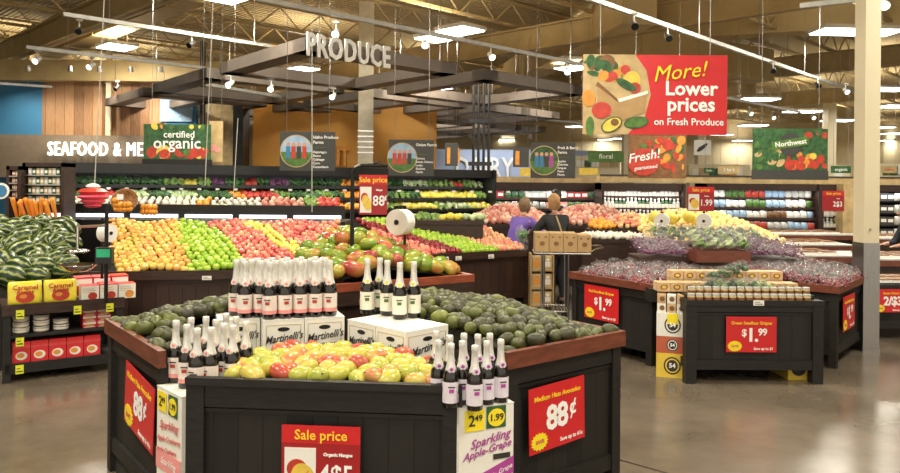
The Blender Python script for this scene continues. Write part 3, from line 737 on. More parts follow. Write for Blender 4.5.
# ================================================================ FRONT ISLAND
# left avocado bin
HB = .95
cL = P(108.3, 325, HB - .03); dirL = math.atan2(-.788, .616)
bl = Fr((cL.x, cL.y, 0), dirL); 
LL, DL, BH = 1.10, 1.05, .885
t = bin_unit('dark wooden bin of avocados at left with red wood rim and price sign', bl, LL, .32, BH, 'redwood', .075, sides='fl')
bl2 = bl.sub(0, .325)
t2 = bin_unit('dark wooden rear section of the left avocado bin', bl2, .62, .72, BH, 'redwood', .075, sides='lb')
def moundf(L, D, base, top, e=.12, cx=.5, cy=.6):
    def f(x, y):
        if x < e * .3 or y < e * .3 or x > L - e * .3 or y > D - e * .3: return None
        a, b = (x / L - cx) / max(cx, 1 - cx), (y / D - cy) / max(cy, 1 - cy)
        return base + (top - base) * max(0, 1 - (a * a * .9 + b * b * .9)) ** .8 + .012 * noise.noise(Vector((x * 6, y * 6, 1)))
    return f
f = moundf(LL, DL, BH + .03, BH + .16, cy=.75)
f0 = f
f = lambda x, y: f0(x, y) if (y < .30 or x < .60) else None
bed(bl, .03, LL - .03, .03, .31, f0, t)
bed(bl2, .03, .60, .0, .70, lambda x, y: f0(x, y + .325), t2)
pile('avocado', 'dark green avocado in the heap of the left front bin', 'avocado', 'avocados in the left front bin', bl, .02, LL - .02, .02, DL - .02, f, .088, ['avocado'] * 5 + ['avocado_stickered'], .036, jit=.32, big=lambda x, y: .98)
price_sign('red 88 cent avocado price sign on the left front bin', bl, .44, .43, .56, .36, 'Medium Hass Avocados', '88', '\u00a2', tilt=.09)
# right avocado bin
pA, pB = P(508, 366, BH), P(621, 343, BH)
br = fr2(pA, pB, 0); LR = (pB.xy - pA.xy).length
DR = 1.65
t = bin_unit('dark wooden bin of avocados at right with red wood rim and price sign', br, LR, DR, BH, 'redwood', .075, sides='fr')
f = moundf(LR, DR, BH + .03, BH + .15, cx=.4, cy=.6)
bed(br, .03, LR - .03, .03, DR - .03, f, t)
pile('avocado', 'dark green avocado in the heap of the right front bin', 'avocado', 'avocados in the right front bin', br, .02, LR - .02, .02, DR - .02, f, .092, ['avocado'] * 5 + ['avocado_stickered'], .038, jit=.32, sc=(.85, 1.15), big=lambda x, y: 1.0)
price_sign('red 88 cent avocado price sign on the right front bin', br, .155, .375, .45, .36, 'Medium Hass Avocados', '88', '\u00a2', tilt=-.03)
# front mango bin
MH = .85
pA, pB = P(186, 384, MH), P(462, 393, MH)
bm_ = fr2(pA, pB, 0); LM = (pB.xy - pA.xy).length; DM = .62
t = bin_unit('black wooden front bin heaped with yellow and red mangoes', bm_, LM, DM, MH, None, leg=.09, name='produce_bin')
m = MB().box(.0, LM, -.015, .03, MH - .001, MH + .035).box(0, .03, .03, DM, MH, MH + .035).box(LM - .03, LM, .03, DM, MH, MH + .035)
m.build('rim', M['darkwood'], t)
def fm(x, y):
    if x < .13 or x > LM - .07 or y < .075 or y > DM - .03 - max(0, x / LM - .60) * .75 - max(0, .30 - x / LM) * .8: return None
    a = (x / LM - .52) / .5
    return MH - .018 + (.012 + .040 * max(0, 1 - a * a)) * min(1, (y / DM) * 1.5)
bed(bm_, .03, LM - .03, .03, DM, lambda x, y: MH - .03 + .03 * y, t)
pile('mango', 'yellow mango in the heap of the front bin', 'mango', 'mangoes in the front bin', bm_, .08, LM - .05, .05, DM + .02, fm, .098, ['mango'], .044, big=lambda x, y: 1.1)
price_sign('large red sale price sign for organic mangoes on the front bin', bm_, .49, .315, .385, .36, 'Organic Mangos', '4$5', '', sale=True, y=-.02)

# stacked sparkling cases at the two corners
def at(u, v, z): return P(u, v, z)
pA, pB = P(160, 386, .78), P(186, 396, .78)
fl = fr2(pA, pB, 0)
W1 = .30
flc = Fr(fl.w(-.03, 0), math.atan2(-.72, .69))
carton('white apple cranberry juice case at the left corner of the front bin', flc, W1, .33, .39, logo=True, hole=False, flav='')
carton('lower part of the tall white juice display case at the left corner', flc.sub(0, 0, .391), W1, .33, .389, logo=False, hole=False, flav='Apple-Cranberry')
m = MB().box(0, W1, -.0035, -.001, .36, .46).build('promo_band', M['pinkprint'], loc=flc.o, rot=(0, 0, flc.a)); tag(m, 'salmon pink band around the left corner display case', 'label')
text(m, 'Sparkling', W1 / 2, .41, .05, M['whitetxt'], -.005, shear=.4, ext=.0005)
q = thing('promo_print', 'red script lettering on the white left corner case', 'label', flc.sub(0, -.003, 0))
text(q, 'Sparkling', W1 / 2, .60, .06, M['redtxt'], -.001, shear=.45, ext=.0005, bold=.0006, roty=-.1)
text(q, 'Apple-Cranberry', W1 / 2, .53, .04, M['redtxt'], -.001, shear=.45, ext=.0005, bold=.0004, roty=-.1)
text(q, "Martinelli's", W1 / 2, .26, .06, M['blacktxt'], -.001, shear=.45, ext=.0005, bold=.0008, roty=-.1)
def ytag(fr, x, z, s, lab, kind):
    t = thing('price_tag', lab, 'price tag', fr.sub(x, -.004, z))
    if kind: 
        MB().box(0, .105, 0, .002, 0, .10).build('board', M['yellow'], t); text(t, s[0], .036, .048, .075, M['blacktxt'], -.0015, bold=.0012, ext=.0004); text(t, s[2:], .072, .060, .042, M['blacktxt'], -.0015, bold=.0006, ext=.0004)
    else:
        MB().box(0, .105, 0, .002, 0, .105).build('board', M['dgreen'], t); MB().disc(.053, .05, .046, .043, -.002, 0, 0).build('oval', M['yellow'], t); text(t, s, .053, .05, .045, M['blacktxt'], -.003, bold=.0014, ext=.0004)
ytag(flc, .02, .66, '2.49', 'yellow 2.49 price tag on the left corner case', 1)
ytag(flc, .15, .66, '1.99', 'green 1.99 price tag with yellow oval on the left corner case', 0)
# extra cases behind to carry the bottles
for k in range(3):
    for (i, j) in ((0, 1), (1, 1)):
        if k == 2 and False: pass
b1 = Fr(flc.w(.0, .335), flc.a)
carton('white juice case behind the left corner display, carrying bottles', b1, .30, .33, .39, hole=False)
carton('upper white juice case behind the left corner display, carrying bottles', b1.sub(0, 0, .391), .30, .33, .389, hole=False)
gb = 'pink labelled bottles on the left corner case'
nb = 0
for (u, v) in ((176, 324), (187, 328), (197, 332), (191, 321), (206, 320), (211, 331), (216, 323), (224, 327), (226, 317), (233, 329), (236, 320), (246, 325)):
    p = P(u, v, 1.087); p.z = .782; bottle('pink', p, rnd.uniform(-.5, .1), 'dark juice bottle with white foil and pink label on the left corner case', gb, .96)
# right corner: purple case
pA, pB = P(459, 409, .78), P(514, 402, .78)
fp = fr2(pA, pB, 0); W2 = (pB.xy - pA.xy).length
carton('tall white and purple apple grape juice display case right of the front bin', fp, W2, .34, .78, hole=False, logo=False, flav='')
q = thing('promo_print', 'purple band and lettering on the apple grape display case', 'label', fp.sub(0, -.003, 0))
MB().prism([(0, .33), (W2, .44), (W2, .52), (0, .41)], 0, .002).build('band', M['purple'], q)
text(q, 'Sparkling Apple-Grape', W2 / 2, .425, .032, M['whitetxt'], -.002, shear=.4, ext=.0005, roty=-.36)
text(q, 'Sparkling', W2 * .55, .615, .06, M['purple'], -.001, shear=.45, ext=.0005, roty=-.18, bold=.0006)
text(q, 'Apple-Grape', W2 * .5, .565, .05, M['purple'], -.001, shear=.45, ext=.0005, roty=-.18, bold=.0006)
MB().box(W2 * .62, W2 * .93, -.001, .002, .515, .54).build('badge', M['blacktxt'], q)
ytag(fp, .03, .665, '2.49', 'yellow 2.49 price tag on the purple banded case', 1)
ytag(fp, .145, .668, '1.99', 'green 1.99 price tag with yellow oval on the purple banded case', 0)
fp2 = fp.sub(-.16, .345, 0)
carton('white juice case behind the purple banded display case', fp2, .34, .33, .78, hole=False, logo=False)
gr = 'lilac labelled bottles on the purple banded case'
for (u, v) in ((475, 345), (487, 340.5), (501, 339), (451, 343), (462.5, 340.5), (438.5, 340), (450, 335), (464, 333), (478, 334), (490, 333), (436, 331)):
    p = P(u, v, 1.087); p.z = .782; bottle('lilac', p, rnd.uniform(-.1, .4), 'dark juice bottle with white foil and lilac label on the purple banded case', gr, .9)

# the two raised stacks of white cases in the middle
ZC2 = 1.03; hc = ZC2 / 3
pL, pN, pR = P(232.6, 317, ZC2), P(262.7, 320.5, ZC2), P(345, 316, ZC2)
f1 = fr2(pN, pR, 0); w1 = (pR.xy - pN.xy).length / 2
names = ['bottom', 'middle', 'top']
for k in range(3):
    for i in range(2):
        carton(f'white juice case, {names[k]} of the front {"left" if i == 0 else "right"} column below the pink bottles', f1.sub(i * w1, 0, k * hc), w1 - .002, .36, hc - .001, hole=True, side=False, seal=False)
        carton(f'white juice case, {names[k]} of the back {"left" if i == 0 else "right"} column below the pink bottles', f1.sub(i * w1, .362, k * hc), w1 - .002, .34, hc - .001, hole=False, logo=False) if k == 2 else None
gb = 'pink labelled bottles on the middle cases'
for k in range(3):
    carton(f'white juice case set back left of the pink bottle columns, {names[k]} of three', f1.sub(-w1 - .003, .09, k * hc), w1 - .002, .36, hc - .001, hole=True, logo=True)
for j in range(4):
    for i in range(-2, 6):
        x = .045 + i * .0905 + (.045 if j % 2 else 0); y = .05 + j * .084
        if x > 2 * w1 - .04 or (x < .02 and y < .13) or x < -.2 + .05 * (3 - j): continue
        p = f1.w(x, y, ZC2 + .001); bottle('pink', p, f1.a + rnd.uniform(-.6, .1), 'dark juice bottle with white foil and pink label on the middle cases', gb)
# right stack, corner towards the camera
pL, pN, pR = P(347.6, 319, ZC2), P(406.3, 332, ZC2), P(456, 325.6, ZC2)
f3 = fr2(pL, pN, 0); w3 = (pN.xy - pL.xy).length / 2
for k in range(3):
    for i in range(2):
        carton(f'white juice case, {names[k]} of the {"farther" if i == 0 else "nearer"} column below the cream labelled bottles', f3.sub(i * w3, 0, k * hc), w3 - .002, .33, hc - .001, hole=True, side=(i == 1), seal=(i == 1))
gc = 'cream labelled bottles on the middle cases'
for (u, v) in ((367, 313.5), (379.5, 311), (387, 315), (399.5, 318.5), (413.5, 317)):
    p = P(u, v, ZC2 + .001); bottle('cream', p, rnd.uniform(-.3, .3), 'dark juice bottle with white foil and cream label on the middle cases', gc)

# rear raised mango bin
RH = .98
pA, pB = P(345, 287, RH + .02), P(468.5, 277.5, RH + .02)
b4 = fr2(pA, pB, 0); L4 = (pB.xy - pA.xy).length
b4 = b4.sub(-.12, 0); L4 += .12
t = bin_unit('raised bin of green mangoes behind the juice cases with orange wood rim', b4, L4, .95, RH, 'orangewood', .05, wood='brownwood', panel='brownpanel', over=.04)
MB().box(.0, L4, -.03, .03, RH - .13, RH - .016).build('apron', M['brownwood'], t)
def f4(x, y):
    if x < .04 or x > L4 - .04 or y < .03 or y > .92: return None
    a = (x / L4 - .36) / .64; a = a if a > 0 else (x / L4 - .36) / .5
    return RH + .02 + .35 * max(0, 1 - abs(a)) ** .9 * (.35 + .65 * min(1, y / .55))
bed(b4, .03, L4 - .03, .03, .9, f4, t)
pile('mango', 'green and red mango in the raised bin behind the juice cases', 'mango', 'mangoes in the raised rear bin', b4, .02, L4 - .02, .01, .93, f4, .138, ['mangogreen'], .058, ystep=.112, big=lambda x, y: 1.5)
# pole frame with the sale sign and the bag reel
Yp = 6.35
a = PY(352, 236, Yp); b = PY(388, 166, Yp)
fs = Fr((a.x, Yp, 0), 0)
t = thing('sign_stand', 'black tubular stand holding the 88 cent sale sign over the mangoes', 'sign stand', fs)
top = b.z; W = b.x - a.x
pts = [(0, 0, .85), (0, 0, top - .07), (.02, 0, top - .02), (.07, 0, top), (W, 0, top)]
MB().path(pts, .018).build('tube', M['blackmetal'], t)
MB().box(W - .17, W - .04, -.01, .01, top, top + .02).cyl((W - .12, 0, top + .02), (W - .06, 0, top + .045), .008, n=6).build('clip', M['black'], t)
g0 = PY(359, 214.5, Yp - .03); g1 = PY(387.5, 175, Yp - .03)
price_sign('red sale price 88 cent sign hanging from the black stand', Fr((g0.x, g0.y, g0.z), 0), 0, 0, g1.x - g0.x, g1.z - g0.z, 'Mango', '88', '\u00a2', sale=True)
def reel(u, v, Y, r, lab, yaw=.5, pole=True, zb=.9):
    p = PY(u, v, Y); t = thing('bag_reel', lab, 'bag reel', Fr(p, yaw))
    w = r * 1.1
    MB().cyl((0, -w / 2, 0), (0, w / 2, 0), r, n=24).build('bag_roll', M['white'], t, smooth=False)
    MB().cyl((0, -w / 2 - .01, 0), (0, w / 2 + .01, 0), r * .2, n=12).build('core', M['black'], t)
    if pole:
        MB().cyl((0, w / 2 + .01, -(p.z - zb)), (0, w / 2 + .01, .14), .014, n=8).box(-.015, .015, -w / 2, w / 2 + .01, r + .01, r + .03).build('bracket', M['blackmetal'], t)
reel(400.5, 222, 6.75, .118, 'white roll of produce bags on a black post behind the mangoes', -.5)
# ================================================================ APPLE STANDS
AH = .83
pA, pB = P(114, 274, AH), P(345, 271, AH)
fa = fr2(pA, pB, 0).sub(-.42, 0); LA = (pB.xy - pA.xy).length + .42
t = bin_unit('long dark brown stand of sloped apples behind the left avocado bin', fa, LA, 1.7, AH, None, wood='brownwood', panel='brownpanel', name='produce_stand')
MB().box(-.01, LA + .01, -.03, .0, AH - .07, AH + .03).build('front_lip', M['brownwood'], t)
def fA(x, y):
    if x < .46 - .40 * y or x > LA - .02 or y < .01: return None
    return AH - .0 + .50 * min(1, y / 1.25) + .02 * math.sin(x * 9)
bed(fa, .01, LA - .01, .01, 1.65, lambda x, y: AH + .50 * min(1, y / 1.25) if x > .46 - .40 * y else AH - .05, t, ny=16)
def pickA(x, y):
    s = (x - .42 * y) / LA   # diagonal boundaries between the kinds
    s = s + .012 * noise.noise(Vector((x * 9, y * 9, 3)))
    if s < .20: return 'goldapple'
    if s < .50: return 'greenapple'
    if s < .70: return 'redapple'
    if s < .78: return 'yellowapple'
    return 'redapple'
def pickA(x, y):
    x += .06 * noise.noise(Vector((x * 7, y * 7, 3)))
    if x / LA < .42 - .10 * y: return 'goldapple'
    if x / LA < .66 - .20 * y: return 'greenapple'
    if x / LA < .86 - .24 * y: return 'redapple'
    if x / LA < .94 - .24 * y: return 'yellowapple'
    return 'redapple'
def appile(fr, x0, x1, y0, y1, hf, pick, lab, names):
    before = set(o.name for o in C.objects)
    pile('apple', lab, 'apple', 'apples', fr, x0, x1, y0, y1, hf, .083, None, .036, lie=False, pick=pick, ystep=.086, cap=900, jit=.12, big=lambda x, y: 1.04)
    for o in [o for o in C.objects if o.name not in before]:
        nm = [k for k in ME if ME[k] == o.data][0]
        word = {'goldapple': 'golden', 'greenapple': 'green', 'redapple': 'red', 'yellowapple': 'yellow', 'darkapple': 'dark red', 'pinkapple': 'pink blushed'}[nm]
        o.name = word.replace(' ', '_') + '_apple'; o['label'] = f'{word} apple in the sloped rows of {lab}'; o['group'] = f'{word} apples of {lab}'
appile(fa, .02, LA - .02, .0, 1.25, fA, pickA, 'the long left apple stand', None)
for i, x in enumerate((.45, 1.34, 2.17)):
    shelf_tag(fa, x, AH - .075, .10, .045, label=['leftmost', 'middle', 'rightmost'][i] + ' white price tag on the lip of the left apple stand', y=-.035)
# right stand
pA, pB = P(400, 258, AH), P(529, 251, AH)
fb = fr2(pA, pB, 0); LB = (pB.xy - pA.xy).length
t = bin_unit('dark brown stand of sloped apples behind the right avocado bin', fb, LB, 1.9, AH, None, wood='brownwood', panel='brownpanel', name='produce_stand')
MB().box(-.01, LB + .01, -.03, .0, AH - .07, AH + .03).build('front_lip', M['brownwood'], t)
def fB(x, y):
    if x < .02 or x > LB - .02 - .12 * y or y < .01: return None
    return AH + .44 * min(1, y / 1.5)
bed(fb, .01, LB - .01, .01, 1.8, fB, t)
def pickB(x, y):
    s = x / LB + .30 * y
    if s < .34: return 'redapple'
    if s < .48: return 'darkapple'
    if s < .76: return 'greenapple'
    return 'pinkapple'
appile(fb, .02, LB - .02, .0, 1.5, fB, pickB, 'the right apple stand', None)
for i, x in enumerate((.66, .88, 1.45)):
    shelf_tag(fb, x, AH - .075, .10, .06, label=['leftmost', 'middle', 'rightmost'][i] + ' white price tag on the lip of the right apple stand', y=-.035)

# ================================================================ SNACK SHELF AND MELONS, LEFT
SH = .66
pA, pB = P(3, 311, SH), P(123, 302, SH)
fs_ = fr2(pA, pB, 0); LS = (pB.xy - pA.xy).length; DS = .62
t = thing('snack_shelf', 'black wooden three tier shelf of caramel snacks at far left', 'shelf', fs_)
lm = MB().box(0, .06, 0, .07, 0, SH).mesh('leg', M['darkwood'])
for (x, y) in ((0, 0), (LS - .06, 0), (0, DS - .07), (LS - .06, DS - .07)): link('leg', lm, t, (x, y, 0))
MB().box(-.01, LS + .01, -.015, DS, SH, SH + .03).box(-.01, LS + .01, -.02, .0, SH - .05, SH + .05).build('top_shelf', M['brownwood'], t)
MB().box(.02, LS - .02, .02, DS - .02, .40, .425).build('shelf', M['darkwood'], t)
MB().box(.02, LS - .02, .02, DS - .02, .13, .155).box(.02, LS - .02, .0, .03, .08, .17).build('shelf', M['darkwood'], t)
MB().box(.03, LS - .03, DS - .03, DS - .01, .1, SH).build('back_panel', M['darkpanel'], t)
def food_box(label, fr, w, d, h, base, pic, band='white', group=None, word=None, name='snack_box'):
    t = thing(name, label, 'box', fr, group)
    m = MB().box(0, w, 0, d, 0, h, 0).box(w * .03, w * .97, -.001, .0, h * .60, h * .92, 1).box(w * .1, w * .9, -.001, 0, h * .04, h * .12, 1)
    m.build('carton', [M[base], M[band]], t)
    MB().disc(w * .5, h * .34, w * .34, h * .2, -.002, 0, 0, 14).disc(w * .45, h * .36, w * .22, h * .12, -.003, -.002, 1, 12).build('picture', [M[pic], M['orangep']], t)
    if word: text(t, word, w * .5, h * .76, h * .17, M['redtxt'], -.002, bold=.001, shear=.3, ext=.0004)
    return t
M['packred'] = pm('glossy red carton', (.62, .03, .035), .35, var=.05)
M['packwhite'] = pm('glossy white carton', (.78, .74, .66), .35, var=.05)
M['packyellow'] = pm('glossy yellow bag', (.80, .66, .05), .3, var=.08, scale=14, bump=.5)
zt = SH + .031
# two yellow caramel bags leaning back
for i in range(2):
    fr = fs_.sub(.03 + i * .29, .06, zt); q = thing('caramel_bag', ['left', 'right'][i] + ' yellow bag of caramel apple kit on the snack shelf', 'bag', fr)
    me = blob(.145, .045, .12, .10, 2.4, 5 + i, M['packyellow'], 3, 'bag')
    for v in me.vertices:
        v.co.x = max(-.137, min(.137, v.co.x * 1.35)); v.co.z = max(-.105, min(.105, v.co.z * 1.35))
    o = link('bag', me, q, (.145, .02, .11)); o.rotation_euler = (-.18, 0, 0)
    m = MB().disc(.145, .075, .075, .05, -.037, -.03, 0, 16).disc(.13, .085, .03, .02, -.041, -.037, 1, 10); m.build('apple_picture', [M['tomato'], M['orangep']], q)
    text(q, 'Caramel', .145, .165, .06, M['tomato'], -.034, bold=.001, ext=.003); text(q, 'Apples', .145, .125, .05, M['tomato'], -.036, bold=.001, ext=.003)
x = .66
for i, (w, h, ba) in enumerate(((.155, .14, 'packwhite'), (.155, .14, 'packwhite'), (.155, .14, 'packwhite'), (.15, .15, 'packred'))):
    if i < 3:
        bx = thing('caramel_box', ['leftmost', 'middle', 'rightmost'][i] + ' grey white caramel box in the front row of the snack shelf top', 'box', fs_.sub(.64 + i * .165, .04, zt))
        MB().box(0, w, 0, .18, 0, h).build('carton', M['packwhite'], bx)
        MB().disc(w * .64, h * .3, w * .26, h * .26, -.002, 0, 0, 14).box(w * .08, w * .8, -.001, 0, h * .66, h * .7, 1).box(w * .08, w * .7, -.001, 0, h * .78, h * .82, 1).box(w * .08, w * .6, -.001, 0, h * .54, h * .57, 1).build('print', [M['tomato'] if i < 2 else M['orangep'], M['tanprint']], bx)
        MB().box(0, w, 0, .17, h, h + .002).build('lid', M['packred'], bx)
        for k in range(1):
            food_box(['leftmost', 'middle', 'rightmost'][i] + ' red caramel box in the back row of the snack shelf top', fs_.sub(.61 + i * .165, .25, zt + .0), .155, .2, .20, 'packred', 'tomato', name='caramel_box')
    else: food_box('red picture box at the right end of the snack shelf top', fs_.sub(1.135 if LS > 1.3 else LS - .2, .05, zt), .16, .2, .15, 'packred', 'tanprint', name='caramel_box')
# middle shelf: tubs and red boxes
for i in range(3):
    for k in range(3 if i < 2 else 1 + 1):
        q = thing('dip_tub', ['clear tub of caramel dip in the left stack of the middle shelf', 'clear tub of caramel dip in the centre stack of the middle shelf', 'dark lidded tub in the right stack of the middle shelf'][i], 'tub', fs_.sub(.15 + i * .165, .14, .426 + k * .053), f'tubs in the {["left", "centre", "right"][i]} stack')
        MB().lathe([(.058, 0), (.066, .038), (0, .038)], 16).build('tub', M['tanprint' if i < 2 else 'brownprint'], q, True)
        MB().lathe([(.070, .038), (.070, .048), (0, .048)], 16).build('lid', M['white' if (i + k) % 2 == 0 else 'peel'], q)
        MB().lathe([(.0655, .008), (.068, .030)], 16).build('label', M['packwhite'], q)
for i in range(int((LS - .74) / .125)):
    for k in range(3):
        w = .12; q = food_box('small red snack box stacked on the middle shelf', fs_.sub(.66 + i * .128, .08, .426 + k * .056), w, .2, .054, 'packred', 'tanprint', 'packwhite', 'small red boxes on the middle shelf')
n = int((LS - .14) / .148)
for i in range(n):
    food_box('red popcorn box with bowl picture on the bottom shelf', fs_.sub(.08 + i * .148, .07, .156), .142, .1, .195, 'packred', 'packwhite', 'packred', 'red popcorn boxes on the bottom shelf', word='apple chips')
for i, (x, z) in enumerate(((.10, SH - .08), (.57, SH - .08), (.85, SH - .08), (1.02, SH - .08), (.10, .33), (.10, .08))):
    if x < LS - .08: shelf_tag(fs_, x, z, .065, .08, 'lime', ['yellow price tag at the left end of the top shelf lip', 'yellow price tag in the middle of the top shelf lip', 'yellow price tag under the grey white boxes', 'yellow price tag at the right of the top shelf lip', 'yellow price tag on the middle shelf at the left leg', 'yellow price tag on the bottom shelf at the left leg'][i], y=-.024)

# watermelon bin behind the shelf
fw = fs_.sub(-.75, .72, 0)
LW, DW = LS + .62, 1.9
t = bin_unit('large dark bin heaped with striped watermelons at far left', fw, LW, DW, .62, None, wood='brownwood', panel='brownpanel')
def fW(x, y):
    if x < .1 or x > LW - .1 or y < .05: return None
    return .62 + .10 + .52 * min(1, y / 1.5)
bed(fw, .03, LW - .03, .03, DW - .05, fW, t)
pile('watermelon', 'striped green watermelon in the heap at far left', 'watermelon', 'striped watermelons at far left', fw, .05, LW - .02, .05, DW - .05, fW, .225, ['melon'], .10, lie=False, jit=.18, sc=(.85, 1.08), ystep=.185)

# produce scale in front of the apple stand
sp = PY(104, 255, 6.9); fsc = Fr((sp.x, sp.y, 0), .1)
t = thing('produce_scale', 'chrome hanging produce scale with green display at the left end of the apples', 'scale', fsc)
MB().cyl((0, .06, SH + .032), (0, .06, 1.62), .018, n=10).build('post', M['blackmetal'], t)
MB().box(-.075, .075, -.02, .05, 1.07, 1.22).build('housing', M['black'], t); MB().box(-.06, .06, -.024, -.02, 1.13, 1.205).build('display', M['greenlcd'], t)
MB().lathe([(0, .97), (.08, .98), (.13, 1.005), (.165, 1.04), (.17, 1.045), (.128, 1.012), (.08, .988), (0, .98)], 20, mat=Matrix.Translation((-.19, -.1, .03)) @ Matrix.Rotation(.0, 4, 'X')).build('pan', M['chrome'], t, True)
MB().lathe([(.0, 0), (.10, .005), (.11, .02), (.07, .035), (0, .04)], 18, mat=Matrix.Translation((-.2, -.1, 1.18))).build('weigh_head', M['chrome'], t, True)
MB().cyl((-.2, -.1, 1.2), (-.2, -.1, 1.42), .012, n=8).cyl((-.2, -.1, 1.42), (0, .06, 1.42), .012, n=8).build('arm', M['chrome'], t)
reel(107, 233, 7.1, .085, 'white roll of produce bags above the green scale display', 1.2, True, .9)

# ================================================================ COOLERS BEHIND THE APPLES
def greens_row(fr, x0, x1, y, z, step, seq, sz, group, label, rz=0, tiltx=.5, r=.06):
    x = x0; i = 0
    while x < x1:
        nm = seq[int((x - x0) / (x1 - x0) * len(seq)) % len(seq)] if callable(seq) is False else seq(x)
        me = ME[nm]
        s = sz * rnd.uniform(.9, 1.15)
        o = link(KN[nm][0], me, None, fr.w(x, y + rnd.uniform(-.02, .02), z + r * rnd.uniform(.6, 1.1)), (tiltx + rnd.uniform(-.25, .25), rnd.uniform(-.3, .3), fr.a + rnd.uniform(-.4, .4)), (s, s, s))
        tag(o, f'{KN[nm][1]} {label}', KN[nm][2], f'{KN[nm][1]} {group}')
        x += step * rnd.uniform(.9, 1.1); i += 1
KN = {'darkleaf': ('leafy_greens', 'dark leafy greens bunch', 'vegetable'), 'lightleaf': ('lettuce', 'light green lettuce head', 'vegetable'), 'cabbage': ('celery_bunch', 'pale green bunch', 'vegetable'),
      'purpleleaf': ('purple_lettuce', 'purple leaf bunch', 'vegetable'), 'cabbage_head': ('cabbage', 'pale cabbage head', 'vegetable'), 'redveg_head': ('red_pepper', 'red pepper', 'vegetable'),
      'orangeveg_head': ('orange_pepper', 'orange pepper', 'vegetable'), 'yellowveg_head': ('yellow_squash', 'yellow squash', 'vegetable'), 'garlic': ('garlic_bulb', 'pale garlic bulb', 'vegetable'),
      'onion': ('white_onion', 'white onion', 'vegetable'), 'orange': ('orange', 'bright orange', 'fruit'), 'potato': ('red_potato', 'red and pale potato', 'vegetable'), 'peach': ('peach', 'yellow and red peach', 'fruit'), 'carrot': ('carrot', 'orange carrot', 'vegetable'),
      'redapple': ('red_apple', 'red apple', 'apple'), 'pinkapple': ('pink_apple', 'pink apple', 'apple')}
YV = 12.0
def multideck(label, fr, L, tiers, top, D=.9, header=.12, mat='black', name='wall_cooler', hmat=None):
    """open wall cooler: tiers = [(z, y of front edge)]"""
    t = thing(name, label, 'cooler', fr)
    MB().box(0, L, D, D + .06, 0, top).build('back_panel', M['black'], t)
    MB().box(0, L, .1, D, top, top + header).box(0, L, .08, .1, top - .02, top + header).build('header', M[hmat or mat], t)
    for (z, y) in tiers: MB().box(0, L, y, D, z - .025, z).box(0, L, y - .01, y, z - .03, z + .03).build('shelf', M[mat], t)
    for x in (0, L - .05): MB().box(x, x + .05, .02, D + .06, 0, top + header).build('end_panel', M[mat], t)
    MB().box(0, L, 0, D, 0, .55).build('base_cabinet', M['brownwood'], t)
    MB().box(.06, L - .06, .12, .15, top - .015, top - .002).build('strip_light', M['striplight'], t)
    al = bpy.data.lights.new('cooler_strip', 'AREA'); al.shape = 'RECTANGLE'; al.size = L - .2; al.size_y = .05; al.energy = 3 * L; al.color = (1, .98, .93)
    lo = bpy.data.objects.new('cooler_strip_lamp', al); C.objects.link(lo); lo.parent = t; lo.location = (L / 2, .06, top - .04); lo.rotation_euler = (.15, 0, 0)
    return t
a0, a1 = PY(62, 180, 11.5), PY(497, 186, 15.2)
fv = fr2(a0, a1, 0); LV = (a1.xy - a0.xy).length
zz = lambda v, Y: 1.85 - (v - 183) * Y / F
tiers = [(1.75, .45), (1.52, .28), (1.31, .1)]
multideck('long black wall cooler of leafy vegetables behind the apples', fv, LV, tiers, 1.98, .95, .14)
def seqv(i):
    S = [['darkleaf'] * 6 + ['lightleaf', 'yellowveg_head', 'lightleaf', 'purpleleaf', 'darkleaf', 'redveg_head', 'darkleaf', 'purpleleaf', 'darkleaf', 'darkleaf', 'darkleaf', 'darkleaf', 'orangeveg_head', 'orangeveg_head', 'darkleaf', 'darkleaf', 'darkleaf', 'cabbage', 'cabbage', 'lightleaf', 'lightleaf', 'redveg_head', 'lightleaf', 'cabbage'],
         ['darkleaf', 'darkleaf', 'redveg_head', 'darkleaf', 'cabbage_head', 'darkleaf', 'cabbage_head', 'cabbage_head', 'darkleaf', 'darkleaf', 'orangeveg_head', 'redveg_head', 'redveg_head', 'lightleaf', 'darkleaf', 'darkleaf', 'lightleaf', 'darkleaf', 'orangeveg_head', 'orangeveg_head', 'darkleaf', 'darkleaf', 'lightleaf', 'darkleaf', 'yellowveg_head', 'yellowveg_head', 'yellowveg_head', 'yellowveg_head', 'yellowveg_head', 'lightleaf'],
         ['darkleaf', 'garlic', 'garlic', 'onion', 'lightleaf', 'cabbage_head', 'onion', 'redveg_head', 'darkleaf', 'cabbage', 'lightleaf', 'lightleaf', 'redveg_head', 'redveg_head', 'onion', 'darkleaf', 'darkleaf', 'orangeveg_head', 'orangeveg_head', 'redveg_head', 'lightleaf', 'lightleaf', 'yellowveg_head', 'yellowveg_head', 'yellowveg_head', 'lightleaf', 'cabbage', 'cabbage_head', 'yellowveg_head', 'yellowveg_head']][i]
    return lambda x: S[min(len(S) - 1, int(x / LV * len(S)))]
for i, (z, y) in enumerate(tiers):
    wd = ['top', 'middle', 'lowest'][i]
    for r_ in range(3 if i else 2):
        greens_row(fv, .1 + .05 * r_, LV - .1, y + .08 + r_ * .15, z + .02 + .035 * r_, .115, seqv(i), 1.15, f'on the {wd} tier', f'on the {wd} tier of the wall cooler', r=.05)
m = MB()
for i in range(26): m.box(.2 + i * LV / 27, .26 + i * LV / 27, .435, .44, 1.70, 1.73).box(.3 + i * LV / 27, .36 + i * LV / 27, .265, .27, 1.50, 1.53)
tag(m.build('shelf_tag_strip', M['white'], loc=fv.o), 'row of white shelf tags along the vegetable wall cooler', 'price tags')['kind'] = 'stuff'
